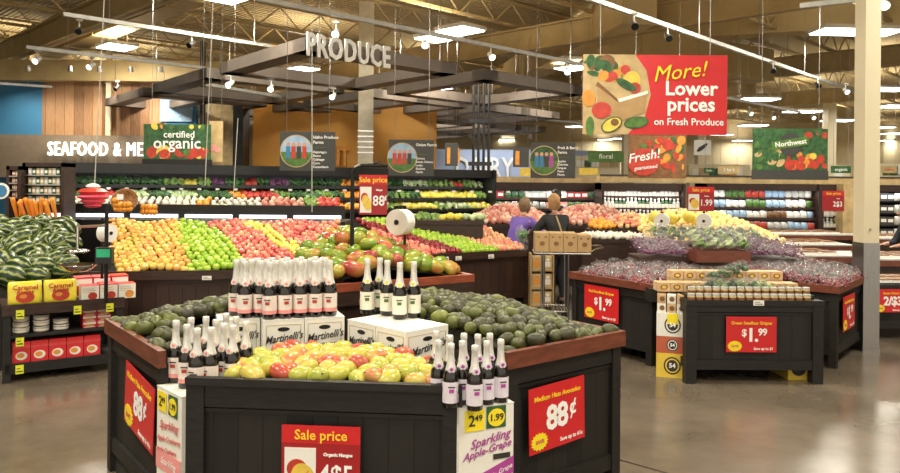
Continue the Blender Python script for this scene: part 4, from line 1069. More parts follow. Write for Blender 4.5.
# low case with strip light
YC = 10.2
a0 = PY(20, 213, YC); a1 = PY(345, 213, YC); fc = Fr((a0.x, YC, 0), 0); LC = a1.x - a0.x
t = thing('low_cooler', 'low island cooler with a cool strip light behind the apples', 'cooler', fc)
MB().box(0, LC, 0, .9, 0, 1.30).build('case', M['black'], t)
MB().box(0, LC, -.03, .0, 1.34, 1.52).build('glass_front', M['darkwood'], t)
zl = PY(20, 216, YC).z; 
for k in range(6):
    x0 = k * LC / 6 + .05; MB().box(x0, x0 + LC / 6 - .1, -.05, -.03, zl + .0, zl + .045).build('strip_light', M['striplight'], t)
for r_ in range(3):
    x = .1
    greens_row(fc, .1, LC - .1, .08 + r_ * .12, 1.50 + .03 * r_, .10, lambda x: 'garlic' if x < 1.9 else 'onion' if x < 2.4 else 'orange' if x < 2.55 else 'garlic' if x < 3.3 else 'potato' if x < 3.9 else 'lightleaf' if x < 4.1 else 'redveg_head' if x < 4.4 else 'pinkapple', 1.0, 'over the strip light', 'over the strip light of the low cooler', tiltx=0, r=.03)
# second low stretch right of the mangoes
a0 = PY(395, 216, 11.6); a1 = PY(482, 216, 11.6); fc2 = Fr((a0.x, 11.2, 0), 0)
def shelf_case(label, fr, L, D, H0, mat='brownwood', name='produce_case'):
    t = thing(name, label, 'display case', fr); MB().box(0, L, 0, D, 0, H0 - .06).build('case', M[mat], t); MB().box(-.02, L + .02, -.02, D, H0 - .06, H0).build('top_ledge', M[mat], t); return t
shelf_case('low dark case of pale packs between wall cooler and right apple stand', fc2, a1.x - a0.x, .5, 1.28)
for r_ in range(2): greens_row(fc2, .05, a1.x - a0.x, .1 + r_ * .15, 1.29, .12, ['cabbage_head', 'lightleaf', 'yellowveg_head', 'cabbage_head'], 1.0, 'on the low case', 'on the low dark case', r=.05)

# wicker basket of oranges tilted forward
pb = PY(125, 201, 9.6); t = thing('wicker_basket', 'round wicker basket tipped forward holding oranges', 'basket', Fr(pb, .1))
M['wicker'] = pm('woven wicker', (.30, .15, .06), .7, var=.5, scale=40, bump=1)
o = MB().lathe([(0, -.10), (.10, -.095), (.145, -.04), (.165, .02), (.170, .025), (.155, .02), (.13, -.035), (.09, -.075), (0, -.08)], 22).build('basket', M['wicker'], t, True); o.rotation_euler = (1.15, .1, 0)
MB().box(-.05, .03, -.16, -.155, .02, .09).build('card', M['white'], t)
for i in range(9):
    p = Fr(pb, 0).w(-.08 + .055 * (i % 4), -.06 - .02 * (i // 4), -.10 + .055 * (i // 4)); tag(link('orange', ME['orange'], None, p, (i, 0, i)), 'orange lying in the tipped wicker basket', 'orange', 'oranges in the wicker basket')
for i in range(8):
    p = PY(143 + (i % 4) * 3.8, 212 - (i // 4) * 5, 9.75); tag(link('orange', ME['orange'], None, p, (i, 0, i)), 'orange heaped just right of the wicker basket', 'orange', 'oranges beside the wicker basket')
# hanging cords and pink paper decoration
def cord(p, q, lab, w=.0055): 
    p, q = Vector(p), Vector(q); o = MB().cyl((0, 0, 0), q - p, w, n=6).build('hanging_cord', M['peel'], loc=p); tag(o, lab, 'cord')
cord(PY(94.5, 186, 8.6), PY(105, -14, 8.6), 'white cord holding the pink paper decoration')
cord(PY(205, 186, 9.4), PY(213.5, -10, 9.4), 'white cord hanging down left of the produce lettering')
cord(PY(233, 204, 9.8), PY(238, 118, 9.8), 'thin white cord in front of the orange wall edge')
cord(PY(312, 212, 9.6), PY(312, 20, 9.6), 'thin white cord in front of the left farm sign')
pd = PY(93, 196, 8.6); t = thing('paper_decoration', 'pink and red paper fruit decoration hanging from the white cord', 'decoration', Fr(pd, 0))
M['hotpink'] = pm('pink paper', (.80, .10, .18), .6, var=.1)
for k, (rx, rz, z, ma) in enumerate(((.17, .05, .05, 'tomato'), (.18, .04, -.01, 'hotpink'), (.14, .04, -.06, 'hotpink'), (.10, .03, -.11, 'hotpink'), (.08, .04, .11, 'white'))):
    MB().lathe([(0, -rz), (rx * .7, -rz * .7), (rx, 0), (rx * .7, rz * .7), (0, rz)], 14, mat=Matrix.Translation((0, 0, z))).build('paper_tier', M[ma], t)
# oranges and carrots at the far left edge
fo = Fr(PY(-6, 240, 8.9), .15); fo.o.z = 0
shelf_case('dark case of carrots and squash at the far left edge', fo, .62, .8, 1.10)
for i in range(10):
    p = fo.w(.10 + .05 * i, .35 + .02 * (i % 2), 1.44 - .02 * (i % 3)); tag(link('carrot', ME['carrot'], None, p, (.35, rnd.uniform(-.25, .25), 0), (1.15, 1.15, 1.5)), 'upright orange carrot standing in the far left case', 'carrot', 'carrots standing at far left')
for j in range(4):
    for i in range(6):
        p = fo.w(.05 + .1 * i, .06 + .07 * j, 1.14 + .05 * j); tag(link('carrot', ME['carrot'], None, p, (PI / 2 + rnd.uniform(-.4, .4), 0, rnd.uniform(-.9, .9) + 1.2), (1.5, 1.5, 1)), 'orange carrot lying in the far left case', 'carrot', 'carrots lying at far left')
# small packet racks at left
def rack(label, u0, u1, v0, v1, Y, rows, n, cols, lab2):
    a, b = PY(u0, v1, Y), PY(u1, v0, Y); fr = Fr((a.x, Y, a.z), 0); W, Hh = b.x - a.x, b.z - a.z
    t = thing('packet_rack', label, 'rack', fr)
    MB().box(0, .04, 0, .3, -a.z, Hh).box(W - .04, W, 0, .3, -a.z, Hh).box(0, W, 0, .3, Hh - .05, Hh).build('frame', M['brownwood'], t); MB().box(.04, W - .04, .28, .3, 0, Hh).build('back_panel', M['darkwood'], t)
    for r_ in range(rows):
        z = r_ * (Hh - .05) / rows; MB().box(.04, W - .04, -.01, .28, z, z + .015).build('shelf', M['steel'], t)
        for i in range(n):
            w = (W - .12) / n; h = (Hh - .05) / rows * .72
            m = MB().box(0, w * .86, 0, .08, 0, h, 0).box(w * .1, w * .76, -.003, 0, h * .25, h * .7, 1)
            tag(m.build('spice_packet', [M[cols[(i + r_) % len(cols)]], M['packwhite']], loc=fr.w(.06 + i * w, .03, z + .016)), lab2, 'packet', lab2.replace('packet', 'packets'))
rack('brown rack of grey packets beside the vegetable cooler', 22, 64, 163, 204, 9.5, 4, 8, ['peel', 'dgreen', 'tanprint'], 'small grey packet on the brown rack')
rack('narrow brown rack of red packets at the far left', 6, 21, 166, 198, 9.4, 4, 3, ['redd', 'brownprint', 'tanprint'], 'small red packet on the narrow rack')
p = PY(1, 191, 9.2); t = thing('round_sign', 'small blue round sign at the left edge', 'sign', Fr(p, 0)); MB().disc(0, 0, .10, .10, 0, .01, 0).disc(0, 0, .075, .075, -.004, 0, 1).build('board', [M['white'], M['bluewall']], t)
# ================================================================ HANGING BANNERS
def banner(name, label, uv0, uv1, Y, mat='white', th=.012, a=0, wires=True):
    p, q = PY(uv0[0], uv1[1], Y), PY(uv1[0], uv0[1], Y)
    fr = Fr((p.x, Y, p.z), a); w, h = q.x - p.x, q.z - p.z
    t = thing(name, label, 'sign', fr); MB().box(0, w, 0, th, 0, h).build('board', M[mat], t)
    if wires: MB().cyl((w * .12, .005, h), (w * .12, .005, min(CEIL - .8, h + 5) - p.z), .005, n=4).cyl((w * .88, .005, h), (w * .88, .005, CEIL - .8 - p.z), .005, n=4).build('hanging_wire', M['steel'], t)
    return t, fr, w, h
def scatter(m, cx, cz, rx, rz, n, smin, smax, mis, seed, y=-.004, clip=None, leaf=.35):
    q = random.Random(seed)
    for i in range(n):
        x, z = cx + q.uniform(-rx, rx), cz + q.uniform(-rz, rz); s = q.uniform(smin, smax)
        if clip: x = max(clip[0] + s, min(clip[1] - s, x)); z = max(clip[2] + s, min(clip[3] - s, z))
        yy = y - i * .00015
        m.disc(x, z, s, s * (q.uniform(leaf, 1)), yy, 0, q.choice(mis), 12, q.uniform(0, 3))
t, fr, w, h = banner('red_banner', 'large red lower prices banner with vegetable crate picture', (582.5, 55.5), (727.5, 134), 9.0, 'red')
# picture half with curved right edge
pts = [(0, 0), (w * .31, 0), (w * .43, h * .22), (w * .47, h * .5), (w * .44, h * .8), (w * .36, h), (0, h)]
m = MB().prism(pts, -.002, 0, 0); MATS = [M[k] for k in ('tanprint', 'tomato', 'green', 'yellowp', 'dgreen', 'brownprint', 'orangep', 'kraft', 'white')]
scatter(m, w * .12, h * .86, w * .12, h * .12, 16, .05, .11, [4, 2, 5], 3, -.003, (0, w * .34, 0, h))
scatter(m, w * .22, h * .76, w * .08, h * .07, 8, .05, .08, [1, 1, 6], 4, -.006, None, .8)
m.disc(w * .34, h * .68, .10, .11, -.009, 0, 3).disc(w * .36, h * .58, .07, .07, -.010, 0, 1).disc(w * .30, h * .62, .14, .05, -.011, 0, 4, rot=-.5)
m.prism([(w * .10, h * .62), (w * .24, h * .40), (w * .44, h * .52), (w * .43, h * .28), (w * .25, h * .16), (w * .10, h * .35)], -.012, 0, 7)
m.prism([(w * .10, h * .66), (w * .24, h * .44), (w * .25, h * .40), (w * .09, h * .61)], -.013, 0, 5).prism([(w * .24, h * .44), (w * .45, h * .55), (w * .45, h * .51), (w * .25, h * .40)], -.013, 0, 8)
m.disc(w * .13, h * .30, .12, .10, -.014, 0, 1).disc(w * .04, h * .45, .08, .10, -.013, 0, 6).disc(w * .05, h * .10, .05, .12, -.014, 0, 2)
m.disc(w * .20, h * .12, .135, .085, -.016, 0, 4, rot=.5).disc(w * .20, h * .12, .12, .07, -.018, 0, 3, rot=.5).disc(w * .22, h * .15, .05, .045, -.020, 0, 5)
m.disc(w * .37, h * .15, .15, .07, -.016, 0, 4, rot=.15).disc(w * .37, h * .15, .135, .057, -.018, 0, 2, rot=.15)
m.build('picture', MATS, t)
text(t, 'More!', w * .66, h * .78, h * .27, M['yellow'], -.024, bold=0, shear=.35, roty=-.12)
text(t, 'Lower', w * .75, h * .575, h * .25, M['whitetxt'], -.006, bold=.006); text(t, 'prices', w * .75, h * .375, h * .25, M['whitetxt'], -.006, bold=.006)
text(t, 'on Fresh Produce', w * .735, h * .16, h * .125, M['whitetxt'], -.006, bold=.0015, sx=.97)

t, fr, w, h = banner('organic_banner', 'green certified organic banner with vegetables standing over the wall cooler', (143.5, 124.5), (211, 159), 12.6, 'dgreen')
m = MB(); M6 = MATS
scatter(m, w * .5, h * .1, w * .48, h * .12, 16, .06, .14, [1, 1, 2, 4, 3], 8, -.003, (0, w, 0, h * .34)); scatter(m, w * .5, h * .93, w * .45, h * .05, 14, .04, .07, [4, 2, 1, 3, 6], 9, -.003, (w * .1, w, h * .82, h))
m.build('picture', M6, t)
text(t, 'certified', w * .53, h * .70, h * .27, M['whitetxt'], -.012, bold=.002); text(t, 'organic', w * .5, h * .45, h * .46, M['whitetxt'], -.012, bold=.004)
MB().box(-.02, w + .02, -.01, .02, -.1, 0).build('base_rail', M['darkwood'], t)
t2, fr, w, h = banner('tan_panel', 'pale tan panel with faint red print right of the organic banner', (209, 121), (223, 162), 12.75, 'tanprint')
MB().disc(w * .3, h * .35, .06, .06, -.004, 0, 0).disc(w * .6, h * .3, .05, .05, -.005, 0, 0).build('picture', M['pinkprint'], t2)

def farm(label, uv0, uv1, Y, head, lines, seed):
    t, fr, w, h = banner('farm_sign', label, uv0, uv1, Y, 'slate')
    m = MB(); cx, cz, r = w * .30, h * .5, h * .42
    m.disc(cx, cz, r, r, -.004, 0, 0, 28).disc(cx, cz, r * .94, r * .94, -.006, 0, 1, 28)
    pts = [(cx + r * .94 * math.cos(a), cz + r * .94 * math.sin(a)) for a in [PI + .05 + (PI - .1) * k / 12 for k in range(13)]]
    m.prism(pts, -.007, 0, 2)
    q = random.Random(seed)
    for k in range(4):
        x = cx - r * .5 + k * r * .33; c = q.choice([3, 4, 5, 6])
        m.box(x - r * .13, x + r * .13, -.010, -.006, cz - r * .45, cz + r * .3, c).disc(x, cz + r * .42, r * .12, r * .14, -.011, -.006, 7, 10)
    m.build('round_picture', [M['tanprint'], M['blueprint'] if seed != 3 else M['dgreen'], M['green'], M['tomato'], M['bluewall'], M['slate'], M['purple'], M['skin']], t)
    for k, s in enumerate(head): text(t, s, w * .60, h * (.86 - .13 * k), h * .11, M['whitetxt'], -.004, bold=.0012, align='LEFT', ext=.001)
    text(t, 'Locally grown', w * .60, h * .60, h * .06, M['green'], -.004, align='LEFT', ext=.001)
    for k, s in enumerate(lines): text(t, s, w * .60, h * (.48 - .095 * k), h * .085, M['whitetxt'], -.004, bold=.0008, align='LEFT', ext=.001)
farm('charcoal farm sign with round photo of people before the orange wall', (279.5, 132), (335.5, 170.5), 12.0, ['Idaho Produce', 'Farms'], ['Asparagus', 'Beans', 'Cabbage', 'Corn', 'Cucumbers'], 1)
farm('charcoal farm sign with round photo left of the conduit bundle', (388.4, 140), (434, 175.5), 13.0, ['Onion Farms'], ['Onions', 'Sweet Onions', 'Leeks', 'Shallots', 'Garlic'], 2)
farm('charcoal farm sign with dark round photo below the red banner', (530.5, 143), (575.5, 178), 14.0, ['Fruit & Berry', 'Farms'], ['Apples', 'Cherries', 'Grapes', 'Pears', 'Plums'], 3)
t, fr, w, h = banner('fresh_banner', 'brown fresh guaranteed banner with fruit picture below the red banner', (628, 135.5), (686, 178), 13.5, 'brownprint')
m = MB(); scatter(m, w * .6, h * .55, w * .38, h * .36, 42, .05, .11, [1, 1, 2, 6, 4], 21, -.003, (0, w, h * .12, h)); m.disc(w * .28, h * .38, .30, .25, -.016, 0, 5, 24, .2); m.build('picture', MATS[:5] + [M['tomato']] + MATS[6:], t)
text(t, 'Fresh!', w * .26, h * .50, h * .30, M['whitetxt'], -.02, bold=.002, shear=.3, roty=-.2); text(t, 'guaranteed', w * .30, h * .25, h * .12, M['whitetxt'], -.02, bold=.001, shear=.2, roty=-.12)
t, fr, w, h = banner('northwest_banner', 'green northwest produce banner with vegetables left of the cream column', (752.5, 129), (828, 170), 13.5, 'dgreen')
m = MB(); scatter(m, w * .22, h * .35, w * .2, h * .3, 26, .05, .10, [2, 4, 2, 4, 0], 31, -.003, (0, w, 0, h)); scatter(m, w * .72, h * .22, w * .26, h * .18, 26, .05, .10, [1, 1, 6, 3], 32, -.003, (0, w, 0, h), .8); scatter(m, w * .85, h * .9, w * .14, h * .06, 8, .05, .08, [1, 4], 33, -.003, (0, w, 0, h))
m.disc(w * .5, h * .62, .21, .21, -.012, 0, 7, 24); m.prism([(w * .25, h * .48), (w * .74, h * .62), (w * .74, h * .82), (w * .25, h * .68)], -.016, 0, 2)
m.build('picture', MATS[:7] + [M['slate']] + MATS[8:], t)
text(t, 'Northwest', w * .5, h * .65, h * .17, M['whitetxt'], -.018, bold=.002, roty=-.14)
MB().box(-.01, w + .01, -.01, .02, -.17, 0).build('base_rail', M['slate'], t)
# small far signs
def small(label, uv0, uv1, Y, mat, s=None, sm='dgreen', size=.5):
    t, fr, w, h = banner('aisle_sign', label, uv0, uv1, Y, mat)
    if s: text(t, s, w / 2, h / 2, h * size, M[sm], -.006, bold=.001, sx=1)
    return t, w, h
small('green and white floral sign left of the fresh banner', (588, 151), (624, 162), 20, 'green', 'floral', 'whitetxt', .6)
t, w, h = small('small white leaf sign right of the red banner', (694, 140), (711, 155), 24, 'white')
MB().disc(w * .5, h * .5, w * .38, h * .12, -.01, 0, 0, 12, .7).disc(w * .3, h * .4, w * .2, h * .08, -.012, 0, 0, 12, .9).build('leaf_print', M['blacktxt'], t)
small('small green sign under the leaf sign', (704, 168), (714, 173), 20, 'dgreen', 'fresh', 'whitetxt', .5); small('tan price card over the far shelves', (718, 166), (740, 174), 19, 'tanprint', '2 for 5', 'whitetxt', .5)
small('small green sign right of the northwest banner', (831, 166), (851, 173), 19, 'dgreen', 'organic', 'whitetxt', .6); small('pale oval print sign right of the cream column', (881, 166), (897, 173), 20, 'tanprint', 'bakery', 'redtxt', .5)
small('orange sign at the left of the conduit bundle', (452, 148), (460, 163), 20, 'orangep'); small('yellow sign board left of the last farm sign', (520, 168), (531, 176), 20, 'yellowp'); small('yellow sign board right of the last farm sign', (579, 168), (598, 175), 20, 'yellowp')
t, w, h = small('small dark framed menu board left of the last farm sign', (513, 147), (529, 167), 19, 'slate'); MB().box(w * .15, w * .4, -.006, 0, h * .1, h * .8, 0).build('print', M['orangep'], t)
t, w, h = small('small dark framed menu board by the conduit bundle', (445, 143), (458, 166), 18.5, 'slate'); MB().box(w * .15, w * .4, -.006, 0, h * .1, h * .8, 0).build('print', M['orangep'], t)
small('white sheet sign right edge of the cream banner row', (777, 172), (788, 177), 19, 'white')
for (uv0, uv1, Y, n) in (((687, 187), (714, 211), 11.0, 0), ((822, 191), (844, 211), 14.0, 1)):
    p, q = PY(uv0[0], uv1[1], Y), PY(uv1[0], uv0[1], Y)
    price_sign(['red sale price 1.99 sign standing over the peaches', 'red sale price 3 dollar sign on the far packaged salad cooler'][n], Fr((p.x, Y, p.z), 0), 0, 0, q.x - p.x, q.z - p.z, 'Peaches' if n == 0 else 'Salads', ['1.99', '2$3'][n], sale=True, picture=(n == 0))

# ================================================================ FAR COOLERS
def product(kind):
    if kind in ME: return ME[kind]
    m = MB()
    if kind.startswith('bottle_'):
        c = kind[7:]; m.lathe([(.035, 0), (.04, .01), (.04, .13), (.018, .17), (.018, .19)], 8, 0).lathe([(.022, .19), (.022, .225), (0, .225)], 8, 1).lathe([(.0408, .03), (.0408, .11)], 8, 2)
        ME[kind] = m.mesh('bottle', [M['brownprint' if c == 'red' else 'dgreen' if c == 'green' else 'peel'], M['tomato' if c == 'red' else 'white'], M['packwhite']])
    elif kind.startswith('bag_'):
        c = kind[4:]; me = blob(.075, .035, .09, .2, 3, len(kind), [M[c], M['plastic']], 2, 'bag', True); ME[kind] = me
        for v in me.vertices: v.co.x = max(-.062, min(.062, v.co.x * 1.5)); v.co.z = max(-.078, min(.078, v.co.z * 1.5)) + .08
        for p in me.polygons:
            if p.center.z > .11 and p.index % 2: p.material_index = 1
    else:
        c = kind[5:]; m.box(-.07, .07, 0, .08, 0, .15, 0).box(-.05, .05, -.003, 0, .05, .11, 1); ME[kind] = m.mesh('pack', [M[c], M['packwhite']])
    return ME[kind]
def goods(fr, x0, x1, y, z, kinds, name, label, cat, group, step=.16, s=1.0):
    s *= 1.12; step *= .86
    x = x0; i = 0
    while x < x1:
        k = kinds[i // 3 % len(kinds)]
        o = link(name, product(k), None, fr.w(x, y, z), (0, 0, fr.a + rnd.uniform(-.1, .1)), (s, s, s * rnd.uniform(.92, 1.05))); tag(o, label, cat, group); x += step; i += 1
def cooler(label, u0, u1, Y, zs, top, hd=.14, mat='brownwood'):
    a, b = PY(u0, 200, Y), PY(u1, 200, Y); fr = Fr((a.x, Y, 0), 0); L = b.x - a.x
    multideck(label, fr, L, [(z, .1 + .06 * i) for i, z in enumerate(zs)], top, .8, hd, mat)
    return fr, L
Y1 = 15.5
fr1, L1 = cooler('far dark cooler of packed meats behind the two shoppers', 438, 602, Y1 + 1.5, [1.0, 1.25, 1.5], 1.72, .16)
for i, z in enumerate([1.0, 1.25, 1.5]):
    goods(fr1, .15, L1 - .1, .14 + .06 * i, z + .001, [['bag_dgreen', 'pack_slate', 'bag_green', 'bag_tanprint'], ['bag_peel', 'pack_pinkprint', 'bag_green', 'bag_peel'], ['pack_peel', 'bag_white', 'pack_redd', 'bag_dgreen']][i], 'food_pack', f'packed food on the {["lowest", "middle", "top"][i]} shelf behind the shoppers', 'food pack', f'packs on the {["lowest", "middle", "top"][i]} shelf behind the shoppers', .19, 1.05)
fr2_, L2 = cooler('far cooler of bottled drinks behind the peaches', 602, 686, Y1, [1.08, 1.33, 1.58], 1.74, .14)
for i, z in enumerate([1.08, 1.33, 1.58]):
    goods(fr2_, .1, L2 - .1, .14 + .06 * i, z + .001, [['bottle_green', 'bottle_white'], ['bottle_white', 'bottle_green'], ['bottle_red', 'bottle_red', 'bottle_white']][i], 'drink_bottle', f'small drink bottle on the {["lowest", "middle", "top"][i]} far cooler shelf', 'bottle', f'drink bottles on the {["lowest", "middle", "top"][i]} far cooler shelf', .095, .95)
fr3, L3 = cooler('far cooler of bagged salads left of the cream column', 708, 822, Y1, [.92, 1.15, 1.38, 1.6], 1.77, .12)
for i, z in enumerate([.92, 1.15, 1.38, 1.6]):
    goods(fr3, .1, L3 - .1, .14 + .05 * i, z + .001, [['bag_peel', 'bag_blueprint', 'bag_tomato'], ['bag_white', 'bag_blueprint', 'bag_packwhite', 'bag_brownprint'], ['bag_blueprint', 'bag_white', 'bag_green'], ['bag_white', 'bag_green', 'bag_tomato', 'bag_blueprint', 'bag_peel']][i], 'salad_bag', f'bagged salad on shelf {["one from the bottom", "two from the bottom", "two from the top", "at the top"][i]} of the far cooler', 'salad bag', f'bagged salads, row {["lowest", "lower", "upper", "topmost"][i]}', .165, .98)
fr4, L4_ = cooler('far cooler of small dressings left of the cream column', 822, 850, Y1 + .1, [.95, 1.2, 1.45], 1.77, .12)
for i, z in enumerate([.95, 1.2]): goods(fr4, .1, L4_ - .1, .14, z, ['bottle_white', 'bottle_green'], 'dressing_bottle', f'small dressing bottle on the {["lower", "upper"][i]} shelf beside the cream column', 'bottle', f'dressing bottles {i}', .1, .9)
fr5, L5 = cooler('far cooler of grey packs right of the cream column', 876, 925, Y1, [.8, 1.05, 1.3, 1.55], 1.77, .12)
for i, z in enumerate([.8, 1.05, 1.3, 1.55]): goods(fr5, .1, L5 - .1, .14, z, ['pack_slate', 'bag_peel', 'bag_dgreen'], 'food_pack', f'grey pack on the {["lowest", "lower", "upper", "top"][i]} shelf right of the cream column', 'food pack', f'grey packs {["lowest", "lower", "upper", "top"][i]} right', .17)
p, q = PY(843, 232, Y1 - .1), PY(856, 184, Y1 - .1)
struct(MB().box(p.x, q.x, Y1 - .1, Y1 + .6, 0, q.z).build('trim_tan_post', M['tanprint']))
# timber valance boxes over the far coolers
p, q = PY(600, 181, Y1 + .7), PY(905, 172, Y1 + .7)
tt = thing('cooler_valance', 'long tan timber valance over the far coolers', 'valance', Fr((p.x, Y1 + .7, 1.9), 0))
MB().box(0, q.x - p.x, 0, .5, 0, .17).build('board', M['tanprint'], tt); MB().box(0, q.x - p.x, -.02, 0, .14, .17).build('ledge', M['slate'], tt)
p, q = PY(486, 182, Y1 + 2), PY(600, 178, Y1 + 2)
tag(MB().box(0, q.x - p.x, 0, .5, 0, .14).build('cooler_valance', M['tanprint'], loc=(p.x, Y1 + 2, 1.87)), 'short tan timber valance behind the shoppers', 'valance')
# shelving in the hall far behind
q_ = random.Random(5)
for i, (u0, u1, Y, zt_) in enumerate(((560, 620, 30, 3.0), (634, 676, 34, 2.8), (690, 750, 30, 2.7), (832, 850, 30, 2.7), (880, 940, 30, 2.8), (400, 440, 32, 2.3))):
    a, b = PY(u0, 170, Y), PY(u1, 170, Y); t = thing('store_shelving', ['far pale shelving under the floral sign', 'far pale shelving behind the fresh banner', 'far pale shelving behind the leaf sign', 'far pale shelving beside the northwest banner', 'far pale shelving at the right edge', 'far low shelving left of the conduit bundle'][i], 'shelving', Fr((a.x, Y, 0), 0))
    L = b.x - a.x; MB().box(0, L, 0, .8, 0, zt_).build('case', M['cream'], t)
    m = MB(); x = .1
    while x < L - .3: wv = q_.uniform(.15, .4); m.box(x, x + wv, -.05, 0, zt_ - .45, zt_ - q_.uniform(.08, .2), q_.randrange(5)); x += wv + .04
    m.build('goods', [M[k] for k in ('white', 'tanprint', 'orangep', 'dgreen', 'packwhite')], t)

# ================================================================ MIDDLE DISPLAYS
def heap(label, u0, u1, v, Y, D, zt_, mesh, nm, lab, group, step, rise, r=.04, mat='brownwood', cap=150, casename='produce_case', peak=.5, rim=None):
    a, b = PY(u0, v, Y), PY(u1, v, Y); fr = Fr((a.x, Y, 0), 0); L = b.x - a.x
    t = shelf_case(label, fr, L, D, zt_, mat, casename)
    if rim: MB().box(-.03, L + .03, -.04, 0, zt_ - .1, zt_ + .03).build('rim', M[rim], t)
    def f(x, y):
        if x < .02 or x > L - .02: return None
        return zt_ + rise * min(1, y / D * 1.3) * (1 - min(1, abs(x / L - peak) / max(peak, 1 - peak)) ** 2 * .8)
    bed(fr, .01, L - .01, .01, D, f, t, nx=8, ny=6)
    before = set(o.name for o in C.objects)
    pile(nm, lab, KN[mesh][2] if mesh in KN else nm, group, fr, 0, L, 0, D, f, step, [mesh], r, lie=False, cap=cap, big=lambda x, y: step / .085)
    return fr, L, t
heap('dark case of red and white potatoes behind the left shopper', 478, 553, 222, 13.2, 1.2, 1.12, 'potato', 'red_potato', 'red or white potato heaped left of the left shopper', 'potatoes behind the left shopper', .105, .28)
heap('dark case of potatoes behind the right shopper', 560, 640, 222, 13.4, 1.2, 1.10, 'potato', 'red_potato', 'red or white potato heaped right of the right shopper', 'potatoes behind the right shopper', .105, .30)
heap('case of mixed onions beside the brown boxes', 582, 650, 240, 11.4, .35, 1.0, 'onion', 'white_onion', 'white onion in the rows beside the brown boxes', 'white onions beside the brown boxes', .10, .03)
heap('raised case of oranges behind the onions', 592, 618, 230, 11.9, .5, 1.12, 'orange', 'orange', 'orange heaped behind the white onions', 'oranges behind the onions', .09, .10)
heap('raised case of purple onions behind the white onions', 618, 655, 228, 11.9, .5, 1.13, 'pinkapple', 'pink_apple', 'pink fruit heaped left of the white bag reels', 'pink fruit left of the reels', .09, .20)
heap('stand heaped with yellow peaches under the sale sign', 648, 792, 243, 11.2, 1.3, .96, 'peach', 'peach', 'yellow or red peach in the wide heap under the sale sign', 'peaches under the sale sign', .10, .42, cap=260, peak=.42)
reel(662, 221, 10.9, .11, 'white roll of bags left of the sale sign on the peaches', -.4, True, .96); reel(704, 221, 10.8, .11, 'white roll of bags under the sale sign on the peaches', -.4, True, .96)
# melons among the peaches
for i, (u, v) in enumerate(((655, 217), (672, 219), (689, 217), (697, 221))):
    o = link('honeydew', blob(.10, .10, .10, .05, 1, i, M['yellowveg'], 2, 'honeydew'), None, PY(u, v, 11.55)); tag(o, 'round yellow melon on top of the peach heap', 'melon', 'yellow melons on the peaches')
# bunkers at right
def bunker(label, u0, u1, v, Y, z, D=1.2, goodsn=0):
    a, b = PY(u0, v, Y), PY(u1, v, Y); fr = Fr((a.x, Y, 0), .05); L = b.x - a.x
    t = thing('cold_bunker', label, 'bunker', fr)
    MB().box(0, L, 0, D, 0, z - .10).build('case', M['brownwood'], t); MB().box(-.03, L + .03, -.05, D, z - .10, z - .02).build('red_rail', M['redwood'], t); MB().box(-.02, L + .02, -.04, D, z - .02, z).build('grey_top', M['peel'], t)
    x = .08
    while x < L - .15:
        for y in (.08, .42):
            m_ = product('tray_red'); o = link('meat_tray', m_, None, fr.w(x, y, z), (0, 0, fr.a)); tag(o, 'flat wrapped tray on ' + label.split(' of ')[0], 'tray', 'wrapped trays on ' + label.split(' of ')[0])
        x += .27
m = MB().box(0, .22, 0, .28, 0, .03, 0).box(.015, .205, .015, .265, .03, .045, 1); ME['tray_red'] = m.mesh('meat_tray', [M['white'], M['brownprint']])
bunker('upper right cold bunker of wrapped trays', 768, 853, 234, 13.4, .98); bunker('middle right cold bunker of wrapped trays', 790, 855, 243, 11.8, .92); bunker('low right cold bunker of wrapped trays', 802, 856, 255, 10.4, .88)
bunker('upper far right bunker of wrapped trays', 874, 930, 238, 13.0, .95); bunker('lower far right bunker of wrapped trays', 874, 930, 262, 10.2, .86)
a = P(874, 285, .66); fr = Fr((a.x, a.y, 0), .08)
t = bin_unit('black right edge stand carrying the 2 for 3 dollar sign', fr, 1.0, .8, .66, None)
for i in range(7):
    for j in range(2): o = link('meat_tray', ME['tray_red'], None, fr.w(.03 + i * .14, .1 + .3 * j, .67), (0, 0, fr.a), (.6, .9, 1)); tag(o, 'pale wrapped tray on the right edge stand', 'tray', 'trays on the right edge stand')
price_sign('red 2 for 3 dollar sign on the right edge stand', fr, .0, .33, .42, .28, 'Sweet Onions', '2/$3', '', smalls=True)

# ================================================================ GRAPE ISLAND
GH = .78
M['grapered'] = fruit_mat('red grapes', [(.1, (.10, .015, .03)), (.5, (.28, .05, .07)), (.9, (.48, .16, .16))], .2, 30, .6)
M['grapegreen'] = fruit_mat('green grapes', [(.1, (.20, .28, .05)), (.9, (.45, .52, .16))], .2, 30, .6)
def mat_film():
    m, nt, b = base_mat('crinkled clear bag'); b.inputs['Roughness'].default_value = .12; b.inputs['Base Color'].default_value = (.75, .72, .72, 1)
    tc = _n(nt, 'ShaderNodeTexCoord'); v = _n(nt, 'ShaderNodeTexNoise'); v.inputs['Scale'].default_value = 26; v.inputs['Detail'].default_value = 4; v.inputs['Distortion'].default_value = 1.5
    nt.links.new(tc.outputs['Object'], v.inputs['Vector']); bp = _n(nt, 'ShaderNodeBump'); bp.inputs['Strength'].default_value = 1; bp.inputs['Distance'].default_value = .03
    nt.links.new(v.outputs['Fac'], bp.inputs['Height']); nt.links.new(bp.outputs[0], b.inputs['Normal'])
    cr = _n(nt, 'ShaderNodeValToRGB'); cr.color_ramp.elements[0].position = .50; cr.color_ramp.elements[1].position = .72
    cr.color_ramp.elements[0].color = (.03, .03, .03, 1); cr.color_ramp.elements[1].color = (.50, .50, .50, 1)
    nt.links.new(v.outputs['Fac'], cr.inputs[0]); nt.links.new(cr.outputs[0], b.inputs['Alpha']); return m
M['film'] = mat_film()
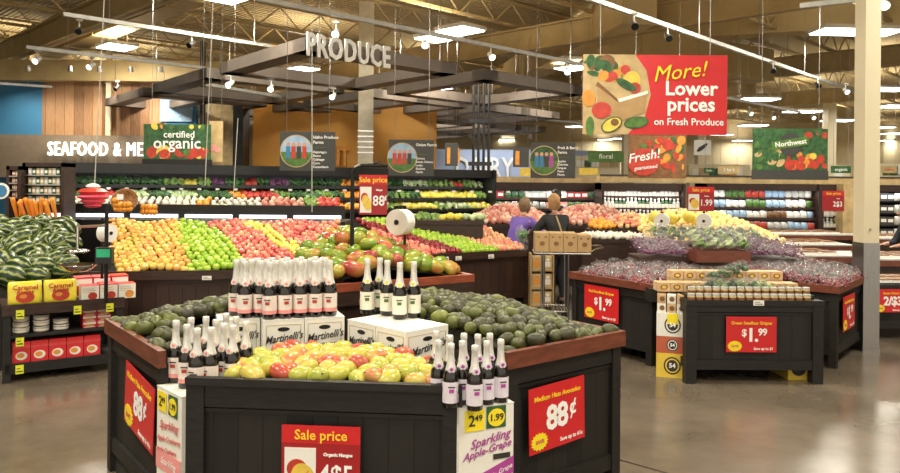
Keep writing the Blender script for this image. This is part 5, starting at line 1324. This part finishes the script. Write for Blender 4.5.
def grape_proto(nm, mat, seed):
    q = random.Random(seed); m = MB()
    for i in range(70):
        x, y, z = q.gauss(0, .045), q.gauss(0, .04), abs(q.gauss(0, .03)) + .015; r = .012
        m.add([(x + r, y, z), (x - r, y, z), (x, y + r, z), (x, y - r, z), (x, y, z + r), (x, y, z - r)], [(0, 2, 4), (2, 1, 4), (1, 3, 4), (3, 0, 4), (2, 0, 5), (1, 2, 5), (3, 1, 5), (0, 3, 5)])
    g = m.mesh('grapes', [mat], True); ME[nm] = (g, blob(.10, .085, .07, .5, 2.6, seed, M['film'], 3, 'bag'))
for k in range(3): grape_proto(f'gr{k}', M['grapered'], k); grape_proto(f'gg{k}', M['grapegreen'], 10 + k); grape_proto(f'gp{k}', M['purpleleaf'], 20 + k)
def grape_bag(kind, p, s, label, group):
    g, b = ME[kind + str(rnd.randrange(3))]; t = thing('grape_bag', label, 'bagged grapes', Fr(p, rnd.uniform(0, 6)), group); t.scale = (s, s, s)
    link('grapes', g, t); link('bag', b, t, (0, 0, .055), (rnd.uniform(-.3, .3), rnd.uniform(-.3, .3), rnd.uniform(0, 6)))
def bags(kind, fr, L, D, z, step, rise, label, group, s=1.0):
    y = .1; j = 0
    while y < D - .05:
        x = .1 + (step / 2 if j % 2 else 0)
        while x < L - .06:
            grape_bag(kind, fr.w(x + rnd.uniform(-.02, .02), y + rnd.uniform(-.02, .02), z + rise * min(1, y / D * 1.5) + rnd.uniform(0, .02)), s * rnd.uniform(.9, 1.15), label, group); x += step
        y += step * .85; j += 1
# left grape bin: near corner at right
pN, pL = P(652, 290, GH), P(572, 277, GH)
fg1 = fr2(pL, pN, 0); G1 = (pN.xy - pL.xy).length
bin_unit('dark bin of bagged red grapes on the left of the grape island', fg1, G1, 1.1, GH, 'redwood', .06, over=.03)
bags('gr', fg1, G1, 1.1, GH, .15, .05, 'clear bag of red grapes in the left grape bin', 'bags of red grapes in the left grape bin')
price_sign('red 1.99 grapes price sign on the left grape bin', fg1, .22, .36, .52, .37, 'Red Seedless Grapes', '1.', '99', '$')
# right grape bin
pN, pR = P(837, 292, GH), P(868, 279, GH)
fg3 = fr2(pN, pR, 0); G3 = max(1.0, (pR.xy - pN.xy).length)
bin_unit('dark bin of bagged red grapes on the right of the grape island', fg3, G3, 1.0, GH, 'redwood', .06, over=.03)
bags('gr', fg3, G3, 1.0, GH, .15, .07, 'clear bag of red grapes in the right grape bin', 'bags of red grapes in the right grape bin', 1.1)
price_sign('red 1.99 price sign on the right grape bin by the column', fg3, .22, .34, .5, .36, 'Green Seedless Grapes', '1.', '99', '$')
# centre bin
pA, pB = P(686.5, 300, GH), P(824, 301, GH)
fg2 = fr2(pA, pB, 0); G2 = (pB.xy - pA.xy).length
tb = bin_unit('black centre bin of the grape island with green grapes price sign', fg2, G2, .95, GH, None, leg=.1)
MB().box(0, G2, -.012, .0, GH - .05, GH + .0).build('front_lip', M['darkwood'], tb)
price_sign('red 1.99 green grapes price sign on the centre grape bin', fg2, .37, .30, .47, .33, 'Green Seedless Grapes', '1.', '99', '$')
shelf_tag(fg2, .62, GH - .045, .10, .05, label='white price tag on the lip of the centre grape bin', y=-.016)
# rows of small jars along the centre bin front
jar = MB().lathe([(.032, 0), (.036, .01), (.036, .05), (.03, .058)], 10, 0).lathe([(.034, .058), (.034, .074), (0, .074)], 10, 1).mesh('jar', [M['tanprint'], M['packwhite']])
jar = (MB().lathe([(.032, 0), (.036, .01), (.036, .05), (.03, .058)], 10).mesh('glass_jar', [M['tanprint']], True), MB().lathe([(.034, .058), (.034, .074), (0, .074)], 10).mesh('lid', [M['peel']]), MB().lathe([(.0368, .018), (.0368, .042)], 10).mesh('label', [M['brownprint']]))
for j in range(2):
    n = int((G2 - .1) / .078)
    for i in range(n):
        t = thing('small_jar', f'small lidded jar in the {["front", "back"][j]} row along the centre grape bin', 'jar', Fr(fg2.w(.06 + i * .078 + .03 * j, .05 + j * .08, GH - .02 + .055 * j), 0), f'small jars in the {["front", "back"][j]} row')
        for nm, me in zip(('glass_jar', 'lid', 'label'), jar): link(nm, me, t)
MB().box(.04, G2 - .04, .02, .9, GH - .05, GH - .021).box(.04, G2 - .04, .095, .9, GH - .021, GH + .034).build('step', M['darkwood'], tb)
# clementine boxes, wood veneer
M['veneer'] = pm('printed orange box', (.60, .40, .21), .6, var=.25, scale=9)
def cbox(fr, label, w=.12, d=.16, h=.085):
    t = thing('clementine_box', label, 'box', fr, None)
    MB().box(0, w, 0, d, 0, h).build('box', M['veneer'], t); MB().disc(w / 2, h * .5, w * .3, h * .3, -.002, 0, 0, 12).disc(w / 2, h * .5, w * .18, h * .18, -.003, -.002, 1, 10).build('round_print', [M['brownprint'], M['yellowp']], t); return t
for k in range(2):
    for i in range(9): 
        t = cbox(fg2.sub(.02 + i * .125, .52, GH + .035 + k * .088), f'orange printed fruit box in the {["lower", "upper"][k]} course behind the jars'); t['group'] = f'printed fruit boxes, {["lower", "upper"][k]} course'
for i in range(4):
    t = cbox(fg2.sub(-.18 + i * .125, .3, GH + .035), 'orange printed fruit box in the short row left of the packed greens'); t['group'] = 'printed fruit boxes in the short row'
for i in range(3):
    t = cbox(fg2.sub(.82 + i * .125, .3, GH + .035), 'orange printed fruit box in the short row right of the packed greens'); t['group'] = 'printed fruit boxes in the right short row'
MB().box(-.2, G2, .5, .9, GH - .1, GH + .03).build('rear_step', M['darkwood'], tb)
# packed green herbs on top
def pack_green(p, s, mesh, lab, group, nm='herb_bag', cat='bagged greens'):
    t = thing(nm, lab, cat, Fr(p, rnd.uniform(-.6, .6)), group); t.scale = (s, s, s); a = link('greens', ME[mesh], t, (0, 0, .03)); a.rotation_euler = (0, 0, 1.4); link('bag', ME['gr0'][1], t, (0, 0, .05), (0, 0, rnd.uniform(0, 3)), (1.05, 1, .9))
for i in range(6): pack_green(fg2.w(.30 + i * .105, .22 + .04 * (i % 2), GH + .07), 1.0, 'lightleaf' if i % 2 else 'darkleaf', 'clear bag of green herbs behind the small jars', 'bags of herbs behind the jars')
for i in range(4): pack_green(fg2.w(.38 + i * .09, .36, GH + .14 + .03 * i), .95, 'darkleaf', 'clear bag of green herbs leaning on the printed fruit boxes', 'bags of herbs on the fruit boxes')
# lettuce tray at the top
a, b = PY(697, 262, 8.3), PY(751, 262, 8.3); fl2 = Fr((a.x, 8.3, 0), 0)
t = thing('lettuce_tray', 'raised reddish wood tray of bagged lettuce atop the grape island', 'tray', fl2); W = b.x - a.x; zT = PY(700, 251, 8.3).z
MB().box(0, W, 0, .03, zT - .13, zT).box(0, W, .5, .53, zT - .13, zT).box(0, .03, .03, .5, zT - .13, zT).box(W - .03, W, .03, .5, zT - .13, zT).box(.03, W - .03, .03, .5, zT - .13, zT - .1).build('tray', M['redwood'], t); MB().box(.05, W - .05, .05, .48, 0, zT - .13).build('pedestal', M['brownwood'], t)
for i in range(12): pack_green(fl2.w(.02 + (i % 4) * (W / 4) + .05, .08 + .12 * (i // 4), zT + .02 + .05 * (i // 4)), 1.25, 'cabbage' if i % 3 else 'lightleaf', 'clear bag of pale lettuce in the raised reddish tray', 'bags of lettuce in the raised tray', 'lettuce_bag')
for (u0, u1, Y, n, lab) in ((642, 690, 8.6, 14, 'left'), (752, 802, 8.5, 14, 'right')):
    a, b = PY(u0, 262, Y), PY(u1, 262, Y); fr = Fr((a.x, Y, 0), 0); W = b.x - a.x; z0 = PY(650, 258, Y).z
    shelf_case(f'dark raised step of bagged purple grapes {lab} of the lettuce tray', fr, W, .6, z0)
    for i in range(n): grape_bag('gp', fr.w(.06 + (i % 5) * W / 5, .08 + .17 * (i // 5), z0 + .03 + .05 * (i // 5)), 1.05, f'clear bag of purple grapes {lab} of the raised lettuce tray', f'bags of purple grapes {lab} of the lettuce tray')
a, b = PY(655, 240, 9.2), PY(765, 240, 9.2); fr = Fr((a.x, 9.2, 0), 0); W = b.x - a.x; z0 = PY(700, 244, 9.2).z
shelf_case('dark raised back step of bagged greens atop the grape island', fr, W, .5, z0)
for i in range(22): pack_green(fr.w(.05 + (i % 11) * W / 11, .08 + .2 * (i // 11), z0 + .04 + .06 * (i // 11)), 1.15, ['darkleaf', 'lightleaf'][i % 2], 'clear bag of dark greens on the back step', 'bags of greens on the back step')
# stacked 54 cartons between left and centre bins
pA, pB = P(656, 376.5, .0), P(685.5, 379, .0)
fx = fr2(pA, pB, 0); WX = (pB.xy - pA.xy).length
zs = [0, .235, .395, .62]
cols = ['yellow', 'tomato', 'card']
M['carton_yellow'] = pm('yellow carton print', (.74, .52, .06), .6, var=.04); M['carton_red'] = pm('brick red carton print', (.48, .11, .05), .6, var=.04)
for k, (m_, lab) in enumerate((('carton_yellow', 'bottom yellow printed carton'), ('carton_red', 'middle brick red printed carton'), ('card', 'top white printed carton with yellow tag'))):
    h = zs[k + 1] - zs[k] - .002; t = thing('fruit_carton', lab + ' beside the centre grape bin', 'carton', fx.sub(0, 0, zs[k]))
    MB().box(0, WX, 0, .4, 0, h).build('case', M[m_], t)
    MB().disc(WX * .55, h * .5, h * .34, h * .36, -.002, 0, 0, 24).disc(WX * .55, h * .5, h * .28, h * .30, -.003, -.002, 1, 24).disc(WX * .55, h * .5, h * .22, h * .24, -.004, -.003, 0, 24).build('round_emblem', [M['blacktxt'], M['card'] if k else M['carton_yellow']], t)
    text(t, '54', WX * .55, h * .5, h * .26, M['whitetxt'], -.006, bold=.002)
    if k == 2: MB().box(.10, .20, -.006, -.004, .12, .22).build('yellow_tag', M['yellow'], t)
for j in range(3):
    for i in range(3):
        t = thing('jam_jar_pack', 'small patterned jar pack on top of the printed cartons', 'jar pack', fx.sub(.005 + i * WX / 3, .02 + j * .1, .621 + 0), 'patterned jar packs on the cartons')
        MB().box(0, WX / 3 - .01, 0, .095, 0, .085, 0).build('pack', M['veneer' if (i + j) % 2 else 'card'], t); MB().disc(WX / 6, .043, .025, .025, -.002, 0, 0, 10).build('round_print', M['brownprint'], t)
        if j < 3:
            t = thing('jam_jar_pack', 'small patterned jar pack on top of the printed cartons', 'jar pack', fx.sub(.005 + i * WX / 3, .02 + j * .1, .708), 'patterned jar packs on the cartons')
            MB().box(0, WX / 3 - .01, 0, .095, 0, .085, 0).build('pack', M['card' if (i + j) % 2 else 'veneer'], t); MB().disc(WX / 6, .043, .025, .025, -.002, 0, 0, 10).build('round_print', M['brownprint'], t)
# yellow cartons at the right end behind the centre bin
t = thing('fruit_carton', 'yellow carton peeking out right of the centre grape bin', 'carton', fg2.sub(G2 - .35, .12, 0), None); 
t.location = fg2.w(G2 - .26, .15, 0); MB().box(0, .30, 0, .4, 0, .235).build('case', M['carton_yellow'], t); MB().disc(.1, .11, .07, .07, -.003, 0, 0).build('round_emblem', M['blacktxt'], t)

# ================================================================ CRATE SHELF, CART AND PEOPLE
a, b = PY(531, 300, 10.9), PY(553, 253, 10.9)
fk = Fr((a.x, 10.9, 0), 0); W = b.x - a.x
t = thing('bag_rack', 'open tan rack of bagged goods at the end of the right apple stand', 'rack', fk)
MB().box(-.01, .01, 0, .4, 0, .82).box(W, W + .02, 0, .4, 0, .82).build('side_panel', M['kraft'], t)
for k in range(3): MB().box(0, W, 0, .4, .04 + k * .26, .06 + k * .26).build('shelf', M['kraft'], t)
for k in range(3):
    for i in range(2):
        q = thing('snack_pouch', f'tan pouch on the {["bottom", "middle", "top"][k]} shelf of the open tan rack', 'pouch', Fr(fk.w(.02 + i * W / 2, .03, .061 + k * .26), 0), f'tan pouches on the {["bottom", "middle", "top"][k]} shelf of the rack')
        MB().box(0, W / 2 - .03, 0, .12, 0, .2).build('pouch', M['tanprint'], q); MB().box(.02, W / 2 - .05, -.003, 0, .04, .12).disc(W / 4 - .01, .15, .03, .025, -.004, 0).build('label', M['orangep' if i == 0 else 'packwhite'], q)
Yk = 9.6
a, b = PY(535, 251, Yk), PY(596, 251, Yk); fk = Fr((a.x, Yk, 0), -.06); W = b.x - a.x; zc = PY(560, 252, Yk).z
t = thing('stock_cart', 'grey wire stocking cart carrying brown cardboard fruit boxes', 'cart', fk)
m = MB()
for (x, y) in ((.12, 0), (W * .55, 0), (.12, .5), (W * .55, .5)): m.cyl((x, y, .1), (x, y, zc - .02), .013, n=8)
for y in (0, .5): m.cyl((0, y, zc - .02), (W * .9, y, zc - .02), .013, n=8).cyl((.12, y, .2), (W * .55, y, .2), .010, n=8)
for x in (0, W * .9): m.cyl((x, 0, zc - .02), (x, .5, zc - .02), .013, n=8)
m.build('frame', M['steel'], t)
m = MB()
for k in range(9): m.cyl((.12 + (W * .55 - .12) * k / 8, 0, .2), (.12 + (W * .55 - .12) * k / 8, .5, .2), .005, n=5).cyl((.12 + (W * .55 - .12) * k / 8, 0, .2), (.12 + (W * .55 - .12) * k / 8, 0, .33), .005, n=5)
m.build('wire_basket', M['steel'], t)
MB().path([(W * .9, 0, zc), (W * 1.0, 0, zc + .05), (W * 1.12, .1, zc + .06), (W * 1.12, .4, zc + .06), (W, .5, zc + .05), (W * .9, .5, zc)], .014).build('handle', M['chrome'], t)
wh = MB().cyl((0, -.015, .055), (0, .015, .055), .055, n=14).mesh('wheel', M['black'])
for (x, y) in ((.12, 0), (W * .55, 0), (.12, .5), (W * .55, .5)): link('wheel', wh, t, (x, y, 0))
bw = W * .92 / 4
for i in range(4):
    q = thing('cardboard_tray', ['leftmost', 'second from left', 'third from left', 'rightmost'][i] + ' brown cardboard fruit box on the stocking cart', 'box', fk.sub(i * bw, 0, zc + .001))
    hh = .24 if i < 3 else .22; MB().box(.002, bw - .004, 0, .45, 0, hh).build('box', M['kraft'], q); m = MB().disc(bw * .5, hh * .45, .035, .03, -.002, 0, 0, 12)
    for k in range(2): m.disc(bw * (.25 + .5 * k), hh * .8, .018, .012, -.002, 0, 0, 8)
    m.build('print', M['brownprint'], q)
p = PY(522, 243, 9.7); t = thing('produce_bag_bundle', 'clear bag with green leaves hanging at the left end of the cart', 'bag', Fr(p, 0)); link('bag', ME['gr1'][1], t, (0, 0, .06), (0, 1.4, 0), (1.7, .9, 1.1)); link('greens', ME['darkleaf'], t, (0, 0, .1), (1.5, 0, 0), (1.2, 1.2, 1.2))

def skin_body(name, joints, edges, mat, parent=None, sub=2, root=0):
    me = bpy.data.meshes.new(name); me.from_pydata([j[:3] for j in joints], edges, [])
    o = link(name, me, parent); me.materials.append(mat)
    md = o.modifiers.new('skin', 'SKIN'); me_ = o.data
    if not me_.skin_vertices: me_.attributes.new('x', 'FLOAT', 'POINT') if False else None
    bm = bmesh.new(); bm.from_mesh(me); ly = bm.verts.layers.skin.verify()
    for v in bm.verts:
        v[ly].radius = (joints[v.index][3], joints[v.index][4] if len(joints[v.index]) > 4 else joints[v.index][3]); v[ly].use_root = v.index == root
    bm.to_mesh(me); bm.free()
    md.use_smooth_shade = True
    s = o.modifiers.new('smooth', 'SUBSURF'); s.levels = sub; s.render_levels = sub
    return o
def person(label, o, yaw, lean, arms, tops, trousers, hairc, hairlen, s=1.0, cuffs=True):
    """faces +y of its own frame; lean = forward shift of the shoulders; arms = hand positions"""
    t = thing('person', label, 'person', Fr(o, yaw)); t.scale = (s, s, s)
    sy = lean; sz = 1.40 - abs(lean) * .45
    J = [(0, 0, .95, .14, .11), (0, sy * .45, 1.14, .125, .10), (0, sy * .85, sz - .08, .15, .105), (0, sy, sz + .06, .06, .055), (0, sy + .03, sz + .13, .052), (0, sy + .05, sz + .20, .085, .095), (0, sy + .05, sz + .28, .078, .088),
         (-.17, sy * .92, sz - .01, .06), (.17, sy * .92, sz - .01, .06)]
    E = [(0, 1), (1, 2), (2, 3), (3, 4), (4, 5), (5, 6), (2, 7), (2, 8)]
    for sgn, base in ((-1, 7), (1, 8)):
        hx, hy, hz = arms[0 if sgn < 0 else 1]
        ex, ey, ez = (sgn * .23 + hx) / 2 + sgn * .04, (sy + hy) / 2 - .03, (sz + hz) / 2 - .12
        k = len(J); J += [(ex, ey, ez, .045), (hx, hy, hz, .03), (hx, hy + .05, hz - .01, .036, .02)]; E += [(base, k), (k, k + 1), (k + 1, k + 2)]
        for f_ in range(4):
            kk = len(J); J += [(hx + (f_ - 1.5) * .018, hy + .09, hz - .012, .0095), (hx + (f_ - 1.5) * .02, hy + .13 - .008 * abs(f_ - 1.5), hz - .03, .008)]; E += [(k + 2, kk), (kk, kk + 1)]
        kk = len(J); J += [(hx - sgn * .045, hy + .045, hz - .01, .011), (hx - sgn * .055, hy + .075, hz - .02, .009)]; E += [(k + 2, kk), (kk, kk + 1)]
    leg = []
    for sgn in (-1, 1):
        k = len(J); J += [(sgn * .09, 0, .86, .095), (sgn * .10, .02, .48, .062), (sgn * .11, -.01, .09, .04), (sgn * .12, .12, .035, .035)]; E += [(0, k), (k, k + 1), (k + 1, k + 2), (k + 2, k + 3)]
    skin_body('body', J, E, M['skin'], t)
    # face
    fz = sz + .23; fy = sy + .05
    MB().disc(-.032, fz + .01, .012, .007, -.002, .002, 0, 8).disc(.032, fz + .01, .012, .007, -.002, .002, 0, 8).build('eyes', M['blacktxt'], t, loc=(0, fy + .098, 0))
    MB().add([(0, fy + .135, fz - .02), (-.014, fy + .1, fz - .03), (.014, fy + .1, fz - .03), (0, fy + .1, fz + .02)], [(0, 1, 2), (0, 3, 1), (0, 2, 3)]).box(-.022, .022, fy + .095, fy + .103, fz - .062, fz - .052).build('nose_and_mouth', M['skin'], t)
    # coat: same joints, fuller
    Jt = [(0, -.0, .80, .18, .14), (0, 0, .95, .175, .135), (0, sy * .45, 1.14, .16, .125), (0, sy * .85, sz - .08, .185, .13), (0, sy * .96, sz + .03, .09, .08), (-.18, sy * .92, sz - .02, .085), (.18, sy * .92, sz - .02, .085)]
    Et = [(0, 1), (1, 2), (2, 3), (3, 4), (3, 5), (3, 6)]
    for sgn, base in ((-1, 5), (1, 6)):
        hx, hy, hz = arms[0 if sgn < 0 else 1]; ex, ey, ez = (sgn * .23 + hx) / 2 + sgn * .04, (sy + hy) / 2 - .03, (sz + hz) / 2 - .12
        k = len(Jt); Jt += [(ex, ey, ez, .068), (hx, hy - .02, hz, .045)]; Et += [(base, k), (k, k + 1)]
    skin_body('coat' if 'coat' in label else 'sweater', Jt, Et, tops, t, root=1)
    Jl = [(0, 0, .93, .15, .12)]; El = []
    for sgn in (-1, 1):
        k = len(Jl); Jl += [(sgn * .095, 0, .84, .115), (sgn * .10, .02, .48, .082), (sgn * .11, -.01, .10, .065)]; El += [(0, k), (k, k + 1), (k + 1, k + 2)]
    skin_body('trousers', Jl, El, trousers, t)
    for sgn in (-1, 1):
        me = blob(.05, .13, .045, .05, 1, 3, M['black'], 2, 'shoe'); link('shoe', me, t, (sgn * .115, .06, .04))
    hm = blob(.10, .115, .12, .12, 3, 7, hairc, 3, 'hair')
    for v in hm.vertices:
        if v.co.y > .03 and v.co.z < .05: v.co.y = .03 + (v.co.y - .03) * .2
        if v.co.z < -.04: v.co.z -= hairlen
    link('hair', hm, t, (0, sy + .035, sz + .265))
    return t
M['purplecloth'] = pm('purple knit', (.16, .10, .42), .85, var=.15, scale=30); M['blackcloth'] = pm('black coat cloth', (.016, .016, .018), .85, var=.3, scale=30)
M['darkjean'] = pm('dark trousers', (.02, .022, .03), .85); M['hairbrown'] = pm('greying brown hair', (.20, .13, .07), .6, var=.3, scale=40); M['hairblond'] = pm('dark blond hair', (.38, .21, .08), .55, var=.3, scale=40); M['hairblack'] = pm('black hair', (.015, .012, .01), .5)
Yp1 = 11.8; hd = PY(514, 203, Yp1)
person('person in a purple sweater bending over the potatoes, seen from behind', (hd.x, Yp1, 0), -.75, .26, [(-.16, .58, 1.10), (.18, .58, 1.10)], M['purplecloth'], M['darkjean'], M['hairbrown'], .03, .98)
Yp2 = 11.3; hd = PY(558, 197, Yp2)
t = person('person in a black coat with dark blond hair and tan bag strap, seen from behind', (hd.x, Yp2, 0), .35, .10, [(-.3, .35, 1.12), (.2, .35, 1.1)], M['blackcloth'], M['darkjean'], M['hairblond'], .05, .98)
MB().path([(-.10, -.13, 1.40), (-.05, -.155, 1.25), (.0, -.15, 1.10), (.02, -.14, .98)], .014, 6).build('bag_strap', M['tanprint'], t)
hd = PY(579, 205, 13.0)
person('person in dark coat standing behind the potato case, far side', (hd.x, 14.9, 0), 1.2, .1, [(-.25, .35, 1.1), (.2, .35, 1.1)], M['blackcloth'], M['darkjean'], M['hairblack'], .02, 1.0)
hd = PY(905, 215, 11.3)
person('person in dark coat cut off by the right edge of the photo', (hd.x + .15, 11.3, 0), 1.4, .1, [(-.25, .35, 1.05), (.2, .35, 1.05)], M['darkjean'], M['darkjean'], M['hairblack'], .02, .92)
# ================================================================ CAMERA, WORLD, VIEW
cam = bpy.data.cameras.new('camera'); co = bpy.data.objects.new('camera', cam); C.objects.link(co)
co.location = (0, 0, H); co.rotation_mode = 'XYZ'
co.matrix_world = Matrix.Translation((0, 0, H)) @ Matrix.Rotation(PI / 2, 4, 'X') @ Matrix.Rotation(ROLL, 4, 'Z')
cam.sensor_width = 36; cam.lens = F * 36 / 900; cam.shift_y = -(236.5 - HY) / 900; cam.clip_end = 200
bpy.context.scene.camera = co
w = bpy.data.worlds.new('world'); bpy.context.scene.world = w; w.use_nodes = True
bg = w.node_tree.nodes['Background']; bg.inputs[0].default_value = (1, .90, .74, 1); bg.inputs[1].default_value = 1.0
vs = bpy.context.scene.view_settings
vs.view_transform = 'Standard'; vs.look = 'None'; vs.gamma = 1; vs.use_curve_mapping = False; vs.exposure = 0.15
bpy.context.scene.cycles.use_light_tree = True
